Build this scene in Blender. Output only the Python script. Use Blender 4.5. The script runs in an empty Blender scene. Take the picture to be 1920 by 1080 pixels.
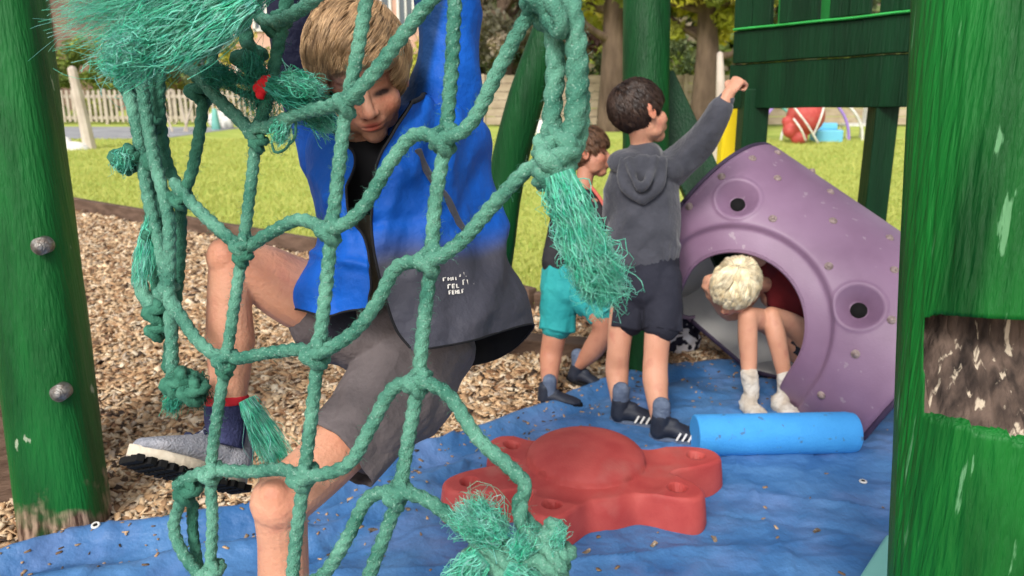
import bpy, bmesh, math, random
import numpy as np
from mathutils import Vector, Matrix, noise
random.seed(7); rng = np.random.default_rng(7)
C = bpy.context.scene.collection
R = math.radians
# ------------------------------------------------------------------ camera, sky, sun, exposure
PITCH = math.atan(390/1500.0); CAMZ = 1.25; F = 1500.0
cd = bpy.data.cameras.new('camera'); cam = bpy.data.objects.new('camera', cd); C.objects.link(cam)
cam.location = (0, 0, CAMZ); cam.rotation_euler = (math.pi/2 - PITCH, 0, 0)
cd.sensor_width = 36; cd.lens = F/1920*36; cd.clip_start = 0.02; cd.clip_end = 600
cd.dof.use_dof = True; cd.dof.focus_distance = 1.4; cd.dof.aperture_fstop = 6.0
bpy.context.scene.camera = cam
w = bpy.data.worlds.new('World'); bpy.context.scene.world = w; w.use_nodes = True
nt = w.node_tree; nt.nodes.clear()
sky = nt.nodes.new('ShaderNodeTexSky'); sky.sky_type = 'NISHITA'; sky.sun_disc = False
SUN_EL, SUN_AZ = R(42), R(200)
sky.sun_elevation = SUN_EL; sky.sun_rotation = SUN_AZ; sky.air_density = 1.0; sky.dust_density = 4.0; sky.ozone_density = 0.6
hs = nt.nodes.new('ShaderNodeHueSaturation'); hs.inputs['Saturation'].default_value = 0.30; hs.inputs['Value'].default_value = 1.15
bg = nt.nodes.new('ShaderNodeBackground'); bg.inputs['Strength'].default_value = 0.105
wo = nt.nodes.new('ShaderNodeOutputWorld')
nt.links.new(sky.outputs[0], hs.inputs['Color']); nt.links.new(hs.outputs[0], bg.inputs[0]); nt.links.new(bg.outputs[0], wo.inputs[0])
sl = bpy.data.lights.new('sun', 'SUN'); sl.energy = 1.5; sl.angle = R(14); sl.color = (1, .96, .9)
so = bpy.data.objects.new('sun', sl); C.objects.link(so)
sd = Vector((math.sin(SUN_AZ)*math.cos(SUN_EL), math.cos(SUN_AZ)*math.cos(SUN_EL), math.sin(SUN_EL)))
so.rotation_euler = sd.to_track_quat('Z', 'Y').to_euler()
vs = bpy.context.scene.view_settings; vs.view_transform = 'Standard'; vs.look = 'None'; vs.gamma = 1; vs.exposure = 0.60
# ------------------------------------------------------------------ helpers
CP, SP = math.cos(PITCH), math.sin(PITCH)
FW = Vector((0, CP, -SP)); UP = Vector((0, SP, CP)); RT = Vector((1, 0, 0)); CAM = Vector((0, 0, CAMZ))
def P(px, py, d): return CAM + FW*d + RT*((px-960)/F*d) - UP*((py-540)/F*d)
def G(px, py, z=0.0):
    r = FW + RT*((px-960)/F) - UP*((py-540)/F)
    return CAM + r*((z-CAMZ)/r.z)
def V(r, u, f): return RT*r + UP*u + FW*f
def pix(p):
    q = p - CAM; d = q.dot(FW); return 960+F*q.dot(RT)/d, 540-F*q.dot(UP)/d, d
def srgb(r, g, b):
    f = lambda c: (c/255/12.92 if c/255 <= .04045 else ((c/255+.055)/1.055)**2.4)
    return (f(r), f(g), f(b))
def tag(o, label=None, cat=None, group=None, kind=None):
    if label: o['label'] = label
    if cat: o['category'] = cat
    if group: o['group'] = group
    if kind: o['kind'] = kind
    return o
def thing(name, loc, label, cat, group=None):
    o = bpy.data.objects.new(name, None); C.objects.link(o); o.location = loc; o.empty_display_size = .1
    return tag(o, label, cat, group)
def link(name, me, mats, parent=None, smooth=True):
    if not isinstance(mats, (list, tuple)): mats = [mats]
    for m in mats: me.materials.append(m)
    if smooth: me.polygons.foreach_set('use_smooth', np.ones(len(me.polygons), bool))
    o = bpy.data.objects.new(name, me); C.objects.link(o)
    if parent:
        o.parent = parent
        if parent.type == 'EMPTY': o.matrix_parent_inverse = Matrix.Translation(parent.location).inverted()
    return o
def bm_obj(name, bm, mats, parent=None, smooth=True, bevel=0, seg=2):
    me = bpy.data.meshes.new(name); bm.normal_update(); bm.to_mesh(me); bm.free()
    o = link(name, me, mats, parent, smooth)
    if bevel:
        b = o.modifiers.new('b', 'BEVEL'); b.width = bevel; b.segments = seg; b.limit_method = 'ANGLE'; b.angle_limit = R(35)
        try: me.shade_smooth()
        except Exception: pass
        n = o.modifiers.new('n', 'WEIGHTED_NORMAL')
    return o
def np_mesh(name, v, f, mats, parent=None, smooth=False, attr=None):
    """v (N,3), f (M,k) arrays"""
    me = bpy.data.meshes.new(name); k = f.shape[1]
    me.vertices.add(len(v)); me.vertices.foreach_set('co', v.astype(np.float32).ravel())
    me.loops.add(f.size); me.loops.foreach_set('vertex_index', f.astype(np.int32).ravel())
    me.polygons.add(len(f)); me.polygons.foreach_set('loop_start', np.arange(0, f.size, k, dtype=np.int32))
    try: me.polygons.foreach_set('loop_total', np.full(len(f), k, np.int32))
    except Exception: pass
    me.update(calc_edges=True); me.validate()
    if attr is not None:
        a = me.color_attributes.new('tint', 'FLOAT_COLOR', 'POINT')
        c = np.ones((len(v), 4), np.float32); c[:, :attr.shape[1]] = attr; a.data.foreach_set('color', c.ravel())
    return link(name, me, mats, parent, smooth)
# ---- materials
def mat(name, c1, c2=None, scale=8, rough=.7, bump=0, bscale=60, stretch=(1, 1, 1), attr=False, spec=.4, detail=5, sss=0,
        c3=None, s3=40, t3=.68, w3=.04, st3=None, lo=.35, hi=.65, emit=0, coat=0, bstretch=None, bdist=.01, sheen=0, trans=0):
    m = bpy.data.materials.new(name); m.use_nodes = True; n = m.node_tree; L = n.links; b = n.nodes['Principled BSDF']
    b.inputs['Roughness'].default_value = rough; b.inputs['Specular IOR Level'].default_value = spec
    b.inputs['Coat Weight'].default_value = coat; b.inputs['Sheen Weight'].default_value = sheen
    if sss:
        b.inputs['Subsurface Weight'].default_value = sss; b.inputs['Subsurface Radius'].default_value = (1, .35, .2); b.inputs['Subsurface Scale'].default_value = .008
    tc = n.nodes.new('ShaderNodeTexCoord')
    def nz(sc, st, dt=detail, dist=0):
        mp = n.nodes.new('ShaderNodeMapping'); mp.inputs['Scale'].default_value = st
        t = n.nodes.new('ShaderNodeTexNoise'); t.inputs['Scale'].default_value = sc; t.inputs['Detail'].default_value = dt; t.inputs['Distortion'].default_value = dist
        L.new(tc.outputs['Object'], mp.inputs[0]); L.new(mp.outputs[0], t.inputs['Vector']); return t.outputs[0]
    def ramp(x, a, bb):
        r = n.nodes.new('ShaderNodeMapRange'); r.inputs[1].default_value = a; r.inputs[2].default_value = bb; L.new(x, r.inputs[0]); return r.outputs[0]
    def mix(fac, a, bb, mode='MIX'):
        x = n.nodes.new('ShaderNodeMix'); x.data_type = 'RGBA'; x.blend_type = mode
        if isinstance(fac, float): x.inputs[0].default_value = fac
        else: L.new(fac, x.inputs[0])
        for i, q in ((6, a), (7, bb)):
            if isinstance(q, tuple): x.inputs[i].default_value = (*q[:3], 1)
            else: L.new(q, x.inputs[i])
        return x.outputs[2]
    col = tuple(c1)
    if c2: col = mix(ramp(nz(scale, stretch), lo, hi), tuple(c1), tuple(c2))
    if c3: col = mix(ramp(nz(s3, st3 or stretch), t3, t3+w3), col, tuple(c3))
    if attr:
        a = n.nodes.new('ShaderNodeAttribute'); a.attribute_name = 'tint'; col = mix(1.0, col, a.outputs['Color'], 'MULTIPLY')
    if isinstance(col, tuple): b.inputs['Base Color'].default_value = (*col, 1)
    else: L.new(col, b.inputs['Base Color'])
    if bump:
        bp = n.nodes.new('ShaderNodeBump'); bp.inputs['Strength'].default_value = bump; bp.inputs['Distance'].default_value = bdist
        L.new(nz(bscale, bstretch or stretch, 4), bp.inputs['Height']); L.new(bp.outputs[0], b.inputs['Normal'])
    if trans:
        o = n.nodes['Material Output']; t = n.nodes.new('ShaderNodeBsdfTranslucent'); ms = n.nodes.new('ShaderNodeMixShader'); ms.inputs[0].default_value = trans
        if isinstance(col, tuple): t.inputs[0].default_value = (*col, 1)
        else: L.new(col, t.inputs[0])
        L.new(b.outputs[0], ms.inputs[1]); L.new(t.outputs[0], ms.inputs[2]); L.new(ms.outputs[0], o.inputs[0])
    return m
# ---- geometry
def crom(pts, step=None, n=None):
    pts = [Vector(p) for p in pts]
    if len(pts) == 2: pts = [pts[0], pts[0].lerp(pts[1], .5), pts[1]]
    q = [2*pts[0]-pts[1]] + pts + [2*pts[-1]-pts[-2]]; out = []
    for i in range(1, len(q)-2):
        a, b, c, d = q[i-1:i+3]; k = n or max(2, int((c-b).length/step))
        for j in range(k):
            t = j/k; out.append(.5*((2*b)+(c-a)*t+(2*a-5*b+4*c-d)*t*t+(3*b-a-3*c+d)*t**3))
    out.append(pts[-1]); return out
def frames(pts, ref=None):
    T = []
    for i in range(len(pts)):
        t = pts[min(i+1, len(pts)-1)]-pts[max(i-1, 0)]; T.append(t.normalized() if t.length > 1e-9 else Vector((0, 0, 1)))
    if ref is not None:
        out = []
        for t in T:
            s = Vector(ref).cross(t)
            s = s.normalized() if s.length > 1e-4 else t.orthogonal().normalized()
            out.append((s, t.cross(s).normalized(), t))
        return out
    u = T[0].orthogonal().normalized(); out = []
    for t in T:
        u = (u-t*u.dot(t)).normalized(); out.append((u, t.cross(u), t))
    return out
def tube(bm, pts, rad, ref=None, sides=16, cap=True, smooth_n=4):
    """closed tapered tube; rad = list of r or (a,b): a across, b along ref"""
    pts = [Vector(p) for p in pts]
    if not isinstance(rad, (list, tuple)): rad = [rad]*len(pts)
    rad = [(r, r) if not isinstance(r, (tuple, list)) else r for r in rad]
    if smooth_n and len(pts) > 1:
        p2 = crom(pts, n=smooth_n) if len(pts) > 2 else [pts[0].lerp(pts[1], k/smooth_n) for k in range(smooth_n+1)]
        r2 = []
        for i in range(len(pts)-1):
            for j in range(smooth_n):
                t = j/smooth_n; r2.append(tuple(rad[i][k]*(1-t)+rad[i+1][k]*t for k in (0, 1)))
        r2.append(rad[-1]); pts, rad = p2, r2
    fr = frames(pts, ref); rings = []
    seq = []
    if cap:
        for k in range(3, 0, -1):
            a = math.pi/2*k/3.5; seq.append((pts[0]-fr[0][2]*min(rad[0])*math.sin(a)*.9, fr[0], tuple(x*math.cos(a) for x in rad[0])))
    seq += [(pts[i], fr[i], rad[i]) for i in range(len(pts))]
    if cap:
        for k in range(1, 4):
            a = math.pi/2*k/3.5; seq.append((pts[-1]+fr[-1][2]*min(rad[-1])*math.sin(a)*.9, fr[-1], tuple(x*math.cos(a) for x in rad[-1])))
    for p, (s, u, t), (ra, rb) in seq:
        rings.append([bm.verts.new(p+s*(ra*math.cos(2*math.pi*j/sides))+u*(rb*math.sin(2*math.pi*j/sides))) for j in range(sides)])
    for a, b in zip(rings, rings[1:]):
        for j in range(sides): bm.faces.new((a[j], a[(j+1) % sides], b[(j+1) % sides], b[j]))
    bm.faces.new(rings[0][::-1]); bm.faces.new(rings[-1])
def ell(bm, M, c, r, seg=20):
    bmesh.ops.create_uvsphere(bm, u_segments=seg, v_segments=seg//2+2, radius=1, matrix=M @ Matrix.Translation(Vector(c)) @ Matrix.Diagonal((*r, 1)))
def box(bm, M, c, s):
    bmesh.ops.create_cube(bm, size=1, matrix=M @ Matrix.Translation(Vector(c)) @ Matrix.Diagonal((*s, 1)))
I4 = Matrix.Identity(4)
def remesh(bm, voxel, sm):
    me = bpy.data.meshes.new('t'); bmesh.ops.recalc_face_normals(bm, faces=bm.faces); bm.to_mesh(me); bm.free(); o = bpy.data.objects.new('t', me); C.objects.link(o)
    r = o.modifiers.new('r', 'REMESH'); r.mode = 'VOXEL'; r.voxel_size = voxel
    if sm: s = o.modifiers.new('s', 'SMOOTH'); s.factor = .5; s.iterations = sm
    dg = bpy.context.evaluated_depsgraph_get(); m2 = bpy.data.meshes.new_from_object(o.evaluated_get(dg))
    bpy.data.objects.remove(o); bpy.data.meshes.remove(me); return m2
def coords(me):
    a = np.empty(len(me.vertices)*3, np.float32); me.vertices.foreach_get('co', a); return a.reshape(-1, 3)
def normals(me):
    a = np.empty(len(me.vertices)*3, np.float32); me.vertices.foreach_get('normal', a); return a.reshape(-1, 3)
def setco(me, a): me.vertices.foreach_set('co', a.astype(np.float32).ravel()); me.update()
def gauss(Mi, co, c, r):
    A = np.array(Mi)[:3, :3]; t = np.array(Mi)[:3, 3]; q = co@A.T+t
    return np.exp(-(((q-np.array(c))/np.array(r))**2).sum(1))
def wrinkle(me, amp, sc, seed=0, ridged=True):
    co = coords(me); n = normals(me); o = Vector((seed*3.1, seed*1.7, seed))
    h = np.empty(len(co), np.float32)
    for i, p in enumerate(co):
        q = Vector((p[0]*sc[0], p[1]*sc[1], p[2]*sc[2]))+o
        q += noise.noise_vector(q*.5)*.6
        x = noise.noise(q); h[i] = (1-abs(x)*2.4) if ridged else x*2
    setco(me, co+n*(h*amp)[:, None])
def blob(name, bm, voxel, sm, m, parent, wr=None, ops=(), tints=(), attr=False, cut=None):
    me = remesh(bm, voxel, sm)
    if wr: wrinkle(me, *wr)
    co = coords(me); base = co.copy()
    for M, c, r, dv in ops:
        g = gauss(M.inverted(), base, c, r); d = np.array(M.to_3x3() @ Vector(dv)); co = co+g[:, None]*d
    if len(ops): setco(me, co)
    if attr or tints:
        col = np.ones((len(co), 4), np.float32)
        for M, c, r, tc, k in tints:
            g = np.clip(gauss(M.inverted(), base, c, r)*k, 0, 1)[:, None]; col[:, :3] *= (1-g)+g*np.array(tc)
        a = me.color_attributes.new('tint', 'FLOAT_COLOR', 'POINT'); a.data.foreach_set('color', col.ravel())
    return link(name, me, m, parent)
def frame(o, y, z, s=1.0):
    y = Vector(y).normalized(); x = y.cross(Vector(z)).normalized(); z = x.cross(y)
    M = Matrix((x*s, y*s, z*s)).transposed().to_4x4(); M.translation = o; return M
def rope(name, pts, r, m, parent, pitch=None, sides=18, step=.005, depth=.34, fuzz=.0):
    pitch = pitch or r*5.2
    pp = crom(pts, step=step); fr = frames(pp); s = 0; vs_ = []; n = len(pp)
    for i, (p, (u, v, t)) in enumerate(zip(pp, fr)):
        if i: s += (p-pp[i-1]).length
        a0 = 2*math.pi*s/pitch; k = .35 if i in (0, n-1) else (.8 if i in (1, n-2) else 1)
        for j in range(sides):
            th = 2*math.pi*j/sides; l = abs(math.cos(1.5*(th-a0/1.0)))
            rr = r*k*(1-depth+depth*l**.8)*(1+.10*noise.noise(p*90+u*j))
            vs_.append(p+u*(rr*math.cos(th))+v*(rr*math.sin(th)))
    fs = [(i*sides+j, i*sides+(j+1) % sides, (i+1)*sides+(j+1) % sides, (i+1)*sides+j) for i in range(n-1) for j in range(sides)]
    me = bpy.data.meshes.new(name); me.from_pydata(vs_, [], fs+[tuple(range(sides))[::-1], tuple(range((n-1)*sides, n*sides))]); me.update()
    a = me.color_attributes.new('tint', 'FLOAT_COLOR', 'POINT'); c = np.ones((len(vs_), 4), np.float32)
    k = np.array([0.48+.52*abs(math.cos(1.5*(2*math.pi*(i % sides)/sides)))**.3 for i in range(len(vs_))]); a.data.foreach_set('color', c.ravel())
    return link(name, me, m, parent)
def fibres(name, base, dirs, lens, rad, m, parent, wob=.02, freq=3, M=14, droop=0, curl=0, shade=.35):
    """base (N,3), dirs (N,3) unit-ish, lens (N)"""
    N = len(base); t = np.linspace(0, 1, M)[None, :, None]
    p = base[:, None, :]+dirs[:, None, :]*(lens[:, None, None]*t)
    for k in range(1, 4):
        ph = rng.uniform(0, 6.28, (N, 1, 3)); am = rng.normal(0, wob/k, (N, 1, 3)); fq = rng.uniform(.6, 1.4, (N, 1, 1))*freq*k
        p = p+am*(np.sin(t*fq+ph)-np.sin(ph))*np.minimum(1, t*3)
    p[:, :, 2] -= (droop*t**2)[:, :, 0]*lens[:, None]
    d = np.gradient(p, axis=1); d /= np.linalg.norm(d, axis=2, keepdims=True)+1e-9
    r0 = rng.normal(size=(N, 1, 3)); u = np.cross(d, r0); u /= np.linalg.norm(u, axis=2, keepdims=True)+1e-9; v = np.cross(d, u)
    rr = rad*(1-.5*t)*rng.uniform(.7, 1.3, (N, 1, 1)); vv = np.stack([p+rr*(u*math.cos(a)+v*math.sin(a)) for a in (0, 2.094, 4.189)], axis=2)
    idx = np.arange(N*M*3).reshape(N, M, 3)
    f = np.concatenate([np.stack([idx[:, :-1, j], idx[:, :-1, (j+1) % 3], idx[:, 1:, (j+1) % 3], idx[:, 1:, j]], -1).reshape(-1, 4) for j in range(3)])
    c = np.repeat(rng.uniform(1-shade, 1+shade*.3, (N, 1))*(1+rng.normal(0, 1, (N, 1))*np.array([[.25, .0, .10]])).clip(.4, 1.8), M*3, axis=0)
    return np_mesh(name, vv.reshape(-1, 3), f, m, parent, True, c)
def sheet(grid, nu, nv):
    """bicubic patch through grid[r][c] points -> array (nv,nu,3)"""
    def res(A, n):      # A (k, m, 3) along axis 0
        k = len(A); Q = np.concatenate([[2*A[0]-A[1]], A, [2*A[-1]-A[-2]]]); out = []
        for x in np.linspace(0, k-1, n):
            i = min(int(x), k-2); t = x-i; a, b, c, d = Q[i:i+4]
            out.append(.5*((2*b)+(c-a)*t+(2*a-5*b+4*c-d)*t*t+(3*b-a-3*c+d)*t**3))
        return np.array(out)
    A = np.array([[list(p) for p in row] for row in grid], float)
    return res(res(A, nv).transpose(1, 0, 2), nu).transpose(1, 0, 2)
def grid_faces(nv, nu, wrap=False):
    i = np.arange(nv*nu).reshape(nv, nu); j = np.roll(i, -1, 1) if wrap else i[:, 1:]; k = i if wrap else i[:, :-1]
    return np.stack([k[:-1], j[:-1], j[1:], k[1:]], -1).reshape(-1, 4)
# ------------------------------------------------------------------ materials
M_ = {}
M_['chipbase'] = mat('bark_soil', (.30, .18, .10), (.62, .45, .28), 28, .95, .9, 60, c3=(.10, .055, .03), s3=22, t3=.56, w3=.1)
M_['chip'] = mat('wood_chip', (.95, .95, .95), (.6, .5, .42), 14, .85, attr=True)
M_['grass0'] = mat('turf', (.32, .42, .06), (.46, .51, .11), 1.4, .95, .6, 60, c3=(.30, .36, .04), s3=5, t3=.56, w3=.15)
M_['blade'] = mat('grass_blade', (1, 1, 1), None, attr=True, rough=.7, trans=.35)
M_['sleeper'] = mat('old_timber', (.085, .05, .032), (.16, .10, .07), 6, .9, .6, 30, stretch=(1, 1, 4), c3=(.05, .03, .02), s3=14)
M_['tarp'] = mat('tarpaulin', (.030, .118, .300), (.074, .195, .41), 4.5, .50, .5, 16, c3=(.14, .225, .45), s3=5, t3=.50, w3=.3, spec=.4, bdist=.03, detail=8)
M_['white'] = mat('white_paint', (.78, .76, .72), (.6, .58, .54), 9, .6)
M_['dark'] = mat('black_rubber', (.012, .012, .012), None, rough=.9, spec=.1)
M_['steel'] = mat('bolt_steel', (.32, .31, .29), (.16, .13, .11), 60, .45, .5, 120)
M_['steel'].node_tree.nodes['Principled BSDF'].inputs['Metallic'].default_value = .6
def paint(name, a, b, chip=(.30, .36, .24), t3=.70, rough=.48, s3=26, st=(1, 1, .45)):
    return mat(name, a, b, 5, rough, 1.0, 40, stretch=(2.2, 2.2, .30), c3=chip, s3=s3, st3=st, t3=t3, w3=.03, spec=.22, bstretch=(3, 3, .18), bdist=.006)
M_['green'] = paint('green_paint', (.002, .055, .010), (.006, .125, .022))
M_['green2'] = paint('bright_green_paint', (.001, .045, .007), (.006, .15, .020), (.10, .27, .12), .63, s3=34, st=(1.6, 1.6, .10))
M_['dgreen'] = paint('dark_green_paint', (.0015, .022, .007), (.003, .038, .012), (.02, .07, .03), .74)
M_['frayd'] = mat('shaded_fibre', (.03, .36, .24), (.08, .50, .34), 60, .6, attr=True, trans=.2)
M_['lgreen'] = paint('light_green', (.03, .34, .06), (.05, .46, .10), (.3, .5, .3), .72)
M_['mgreen'] = paint('mid_green_paint', (.0015, .038, .008), (.003, .072, .014), (.03, .2, .05), .75)
M_['rotwood'] = mat('rotten_wood', (.30, .22, .15), (.07, .045, .03), 16, .95, 1, 45, stretch=(2, 2, .5), c3=(.55, .48, .38), s3=40, t3=.58, w3=.08, st3=(2, 2, .4))
M_['splinter'] = mat('splintered_wood', (.13, .09, .07), (.018, .012, .010), 18, .95, 1, 45, stretch=(2, 2, .4), c3=(.50, .42, .32), s3=30, t3=.60, w3=.06, st3=(2.4, 2.4, .35))  # rotten wood, darkened in colour to stand in for the notch's shadow
M_['red'] = mat('red_plastic', (.42, .050, .046), (.50, .080, .068), 12, .62, .15, 160, c3=(.45, .12, .10), s3=9, t3=.56, w3=.25)
M_['foam'] = mat('blue_foam', (.045, .30, .70), (.065, .37, .80), 5, .8, .3, 140, c3=(.07, .18, .36), s3=34, t3=.66)
M_['purple'] = mat('purple_plastic', (.215, .125, .205), (.255, .155, .245), 6, .42, .08, 150, spec=.4, c3=(.32, .24, .30), s3=24, t3=.66)
M_['pinner'] = mat('greyed_plastic', (.58, .57, .57), (.68, .66, .63), 5, .8, .1, 60)
M_['pdark'] = mat('dark_plastic_rim', (.035, .02, .05), (.06, .04, .08), 12, .6)
M_['rope'] = mat('green_rope', (.038, .175, .120), (.14, .37, .265), 16, .9, .6, 420, attr=True, c3=(.26, .46, .37), s3=260, t3=.58, w3=.14)
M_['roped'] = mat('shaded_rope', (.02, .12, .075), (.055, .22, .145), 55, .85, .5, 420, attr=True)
M_['fray'] = mat('frayed_fibre', (.10, .68, .48), (.30, .84, .66), 60, .6, attr=True, trans=.25)
M_['skin'] = mat('skin', (.56, .27, .17), (.64, .33, .22), 9, .52, .22, 160, attr=True, sss=.12, spec=.35, c3=(.50, .20, .14), s3=22, t3=.56, w3=.25)
M_['hair_b'] = mat('blond_brown_hair', (.36, .215, .105), (.56, .36, .19), 40, .5, attr=True)
M_['hair_d'] = mat('dark_brown_hair', (.020, .010, .007), (.050, .026, .016), 40, .42, attr=True)
M_['hair_m'] = mat('mid_brown_hair', (.10, .048, .024), (.17, .085, .045), 40, .5, attr=True)
M_['hair_w'] = mat('white_blond_hair', (.74, .60, .36), (.90, .80, .58), 40, .5, attr=True)
M_['jacket'] = mat('shell_fabric', (1, 1, 1), (.82, .85, .9), 9, .6, .35, 30, attr=True, bdist=.02, spec=.25)
M_['lining'] = mat('black_lining', (.006, .006, .008), None, rough=.85)
M_['navy'] = mat('navy_cloth', (.010, .014, .045), (.018, .025, .07), 20, .8, .3, 80)
M_['olive'] = mat('olive_cloth', (.10, .085, .055), (.14, .12, .085), 20, .9, .4, 60)
M_['shortg'] = mat('grey_cloth', (.105, .088, .092), (.145, .122, .125), 9, .85, .4, 50, bdist=.015)
M_['hoodie'] = mat('charcoal_jersey', (.034, .036, .047), (.058, .060, .076), 12, .95, .4, 45, bdist=.015, sheen=.3)
M_['shortn'] = mat('dark_navy_cloth', (.011, .012, .022), (.020, .021, .034), 10, .9, .4, 40, bdist=.012)
M_['teal'] = mat('teal_cloth', (.012, .26, .27), (.03, .36, .36), 10, .8, .4, 40, bdist=.012)
M_['black'] = mat('black_cloth', (.014, .013, .017), (.03, .028, .034), 14, .9, .3, 50)
M_['pinktrim'] = mat('coral_trim', (.55, .12, .09), None, rough=.8)
M_['maroon'] = mat('dark_red_cloth', (.10, .006, .010), (.17, .012, .016), 10, .9, .3, 50)
M_['sock_n'] = mat('navy_sock', (.03, .035, .10), (.045, .05, .13), 60, .95, .5, 200)
M_['sock_r'] = mat('red_sock', (.60, .02, .035), None, rough=.9)
M_['sock_g'] = mat('grey_blue_sock', (.09, .12, .19), (.14, .18, .26), 50, .95, .5, 200)
M_['sock_w'] = mat('dirty_white_sock', (.66, .62, .56), (.50, .43, .35), 25, .95, .6, 120)
M_['shoe_g'] = mat('grey_mesh', (.24, .25, .29), (.36, .36, .40), 40, .8, .5, 260)
M_['cream'] = mat('cream_rubber', (.62, .55, .44), (.45, .37, .27), 20, .8, .3, 80)
M_['shoe_b'] = mat('black_shoe', (.012, .015, .028), (.022, .028, .045), 30, .6)
M_['redrib'] = mat('red_ribbon', (.75, .01, .02), None, rough=.7)
M_['bark'] = mat('tree_bark', (.07, .045, .03), (.14, .095, .065), 5, .95, .8, 14, stretch=(1, 1, .3), bdist=.05)
M_['render'] = mat('pink_brick', (.55, .32, .24), (.62, .40, .31), 3, .9, .2, 12)
M_['glass'] = mat('window_glass', (.10, .12, .14), None, rough=.15)
M_['roof'] = mat('roof_tile', (.16, .10, .08), (.22, .14, .10), 2, .9)
M_['fencew'] = mat('weathered_fence', (.38, .32, .26), (.50, .43, .35), 8, .9)
M_['fenceb'] = mat('brown_fence', (.34, .26, .19), (.46, .37, .28), 3, .9, .4, 10, stretch=(1, 1, 2))
M_['concrete'] = mat('pale_concrete', (.48, .40, .34), (.58, .50, .43), 5, .9, .3, 30)
M_['tarmac'] = mat('grey_path', (.26, .26, .27), (.36, .36, .37), 2, .95)
M_['yellow'] = mat('yellow_plastic', (.95, .70, .01), None, rough=.45)
M_['aqua'] = mat('aqua_vinyl', (.16, .44, .38), (.20, .50, .44), 6, .5)
M_['lblue'] = mat('light_blue_plastic', (.16, .50, .70), None, rough=.5)
M_['violet'] = mat('violet_plastic', (.35, .22, .60), None, rough=.5)
# ------------------------------------------------------------------ ground, lawn, path
def flat(name, pts, z, m, th=0):
    bm = bmesh.new(); v = [bm.verts.new((p[0], p[1], z)) for p in pts]; bm.faces.new(v)
    return tag(bm_obj(name, bm, m, None, False), kind='structure')
flat('ground', [(-300, -60), (300, -60), (300, 500), (-300, 500)], -.02, M_['chipbase'])
e0 = G(-120, 345); e1 = G(600, 478); e2 = G(1000, 580); e3 = G(1900, 700)
ed = [(-14., 16.), (e0.x, e0.y), (e1.x, e1.y), (e2.x, e2.y), (3.2, 3.9), (40, 3.4)]
flat('lawn', ed+[(60, 90), (-60, 90)], .035, M_['grass0'])
flat('path', [(-30, 17.6), (-7.5, 17.2), (-7.0, 21.6), (-32, 22.5)], .043, M_['tarmac'])
def edgey(x):
    for a, b in zip(ed, ed[1:]):
        if a[0] <= x <= b[0]: return a[1]+(b[1]-a[1])*(x-a[0])/(b[0]-a[0])
    return 99
def sleeper(a, b, wd, h, z, label):
    d = Vector((b[0]-a[0], b[1]-a[1], 0)); L = d.length; bm = bmesh.new()
    M = frame(Vector((a[0], a[1], z)), d, (0, 0, 1)); box(bm, M, (0, L/2, h/2), (wd, L-.012, h))
    bmesh.ops.subdivide_edges(bm, edges=[e for e in bm.edges if e.calc_length() > .5], cuts=24)
    for v in bm.verts: v.co += noise.noise_vector(v.co*3)*.006
    o = bm_obj('timber_edging', bm, M_['sleeper'], None, False, .008); return tag(o, label, 'timber edging', 'timber edging boards round the bark pit')
sleeper(ed[0], (e0.x, e0.y), .07, .14, -.02, 'farthest timber edging board, past the left green post')
sleeper((e0.x, e0.y), (e1.x, e1.y), .07, .14, -.02, 'long timber edging board between lawn and bark behind the climbing boy\'s raised knee')
sleeper((e1.x, e1.y), (e2.x, e2.y), .07, .14, -.02, 'dark timber edging board between blue jacket and teal shorts')
sleeper((e2.x, e2.y), (3.2, 3.9), .07, .12, -.02, 'dark timber edging board running behind the purple tunnel')
a = G(930, 655); b = G(1135, 672); sleeper((a.x, a.y), (b.x, b.y), .12, .10, -.02, 'short weathered sleeper lying on the bark behind the legs of the boy in teal shorts')
# wood chips (stuff)
def chips(n):
    y = 2.0+rng.random(n*2)**1.15*7.2; x = (rng.random(n*2)-.5)*(y*1.35+.4)-.25*y*.6
    k = np.array([yy < edgey(xx)-.07 and yy > tarp_edge(xx)-.03 for xx, yy in zip(x, y)]); x, y = x[k][:n], y[k][:n]; n = len(x)
    L = rng.uniform(.008, .020, n)*(1+.10*y); W = L*rng.uniform(.3, .6, n); T = W*.22; z = rng.uniform(-.012, .016, n)
    yaw = rng.uniform(0, 6.28, n); ti = rng.normal(0, .38, n); ro = rng.normal(0, .38, n)
    ax = np.stack([np.cos(yaw)*np.cos(ti), np.sin(yaw)*np.cos(ti), np.sin(ti)], 1)
    b0 = np.stack([-np.sin(yaw), np.cos(yaw), np.zeros(n)], 1); up = np.cross(ax, b0); ay = b0*np.cos(ro)[:, None]+up*np.sin(ro)[:, None]; az = np.cross(ax, ay)
    c = np.stack([x, y, z], 1); vv = []
    for sx, sy, sz in ((-1, -1, -1), (1, -.6, -1), (1, .7, -1), (-1, 1, -1), (-1, -1, 1), (1, -.6, 1), (1, .7, 1), (-1, 1, 1)):
        vv.append(c+ax*(sx*L)[:, None]+ay*(sy*W)[:, None]+az*(sz*T)[:, None])
    v = np.stack(vv, 1).reshape(-1, 3); q = np.array([[4, 5, 6, 7], [0, 1, 5, 4], [1, 2, 6, 5], [2, 3, 7, 6], [3, 0, 4, 7]])
    f = (np.arange(n)[:, None, None]*8+q[None]).reshape(-1, 4)
    pal = np.array([(.80, .60, .38), (.66, .45, .26), (.50, .31, .17), (.34, .19, .10), (.90, .76, .56), (.60, .48, .36), (.12, .07, .04), (.05, .03, .02)])
    ci = rng.choice(8, n, p=[.25, .22, .13, .07, .17, .08, .05, .03]); col = np.repeat(pal[ci]*rng.uniform(.8, 1.15, (n, 1)), 8, 0)
    tag(np_mesh('wood_chips', v, f, M_['chip'], None, False, col), kind='stuff')
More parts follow.
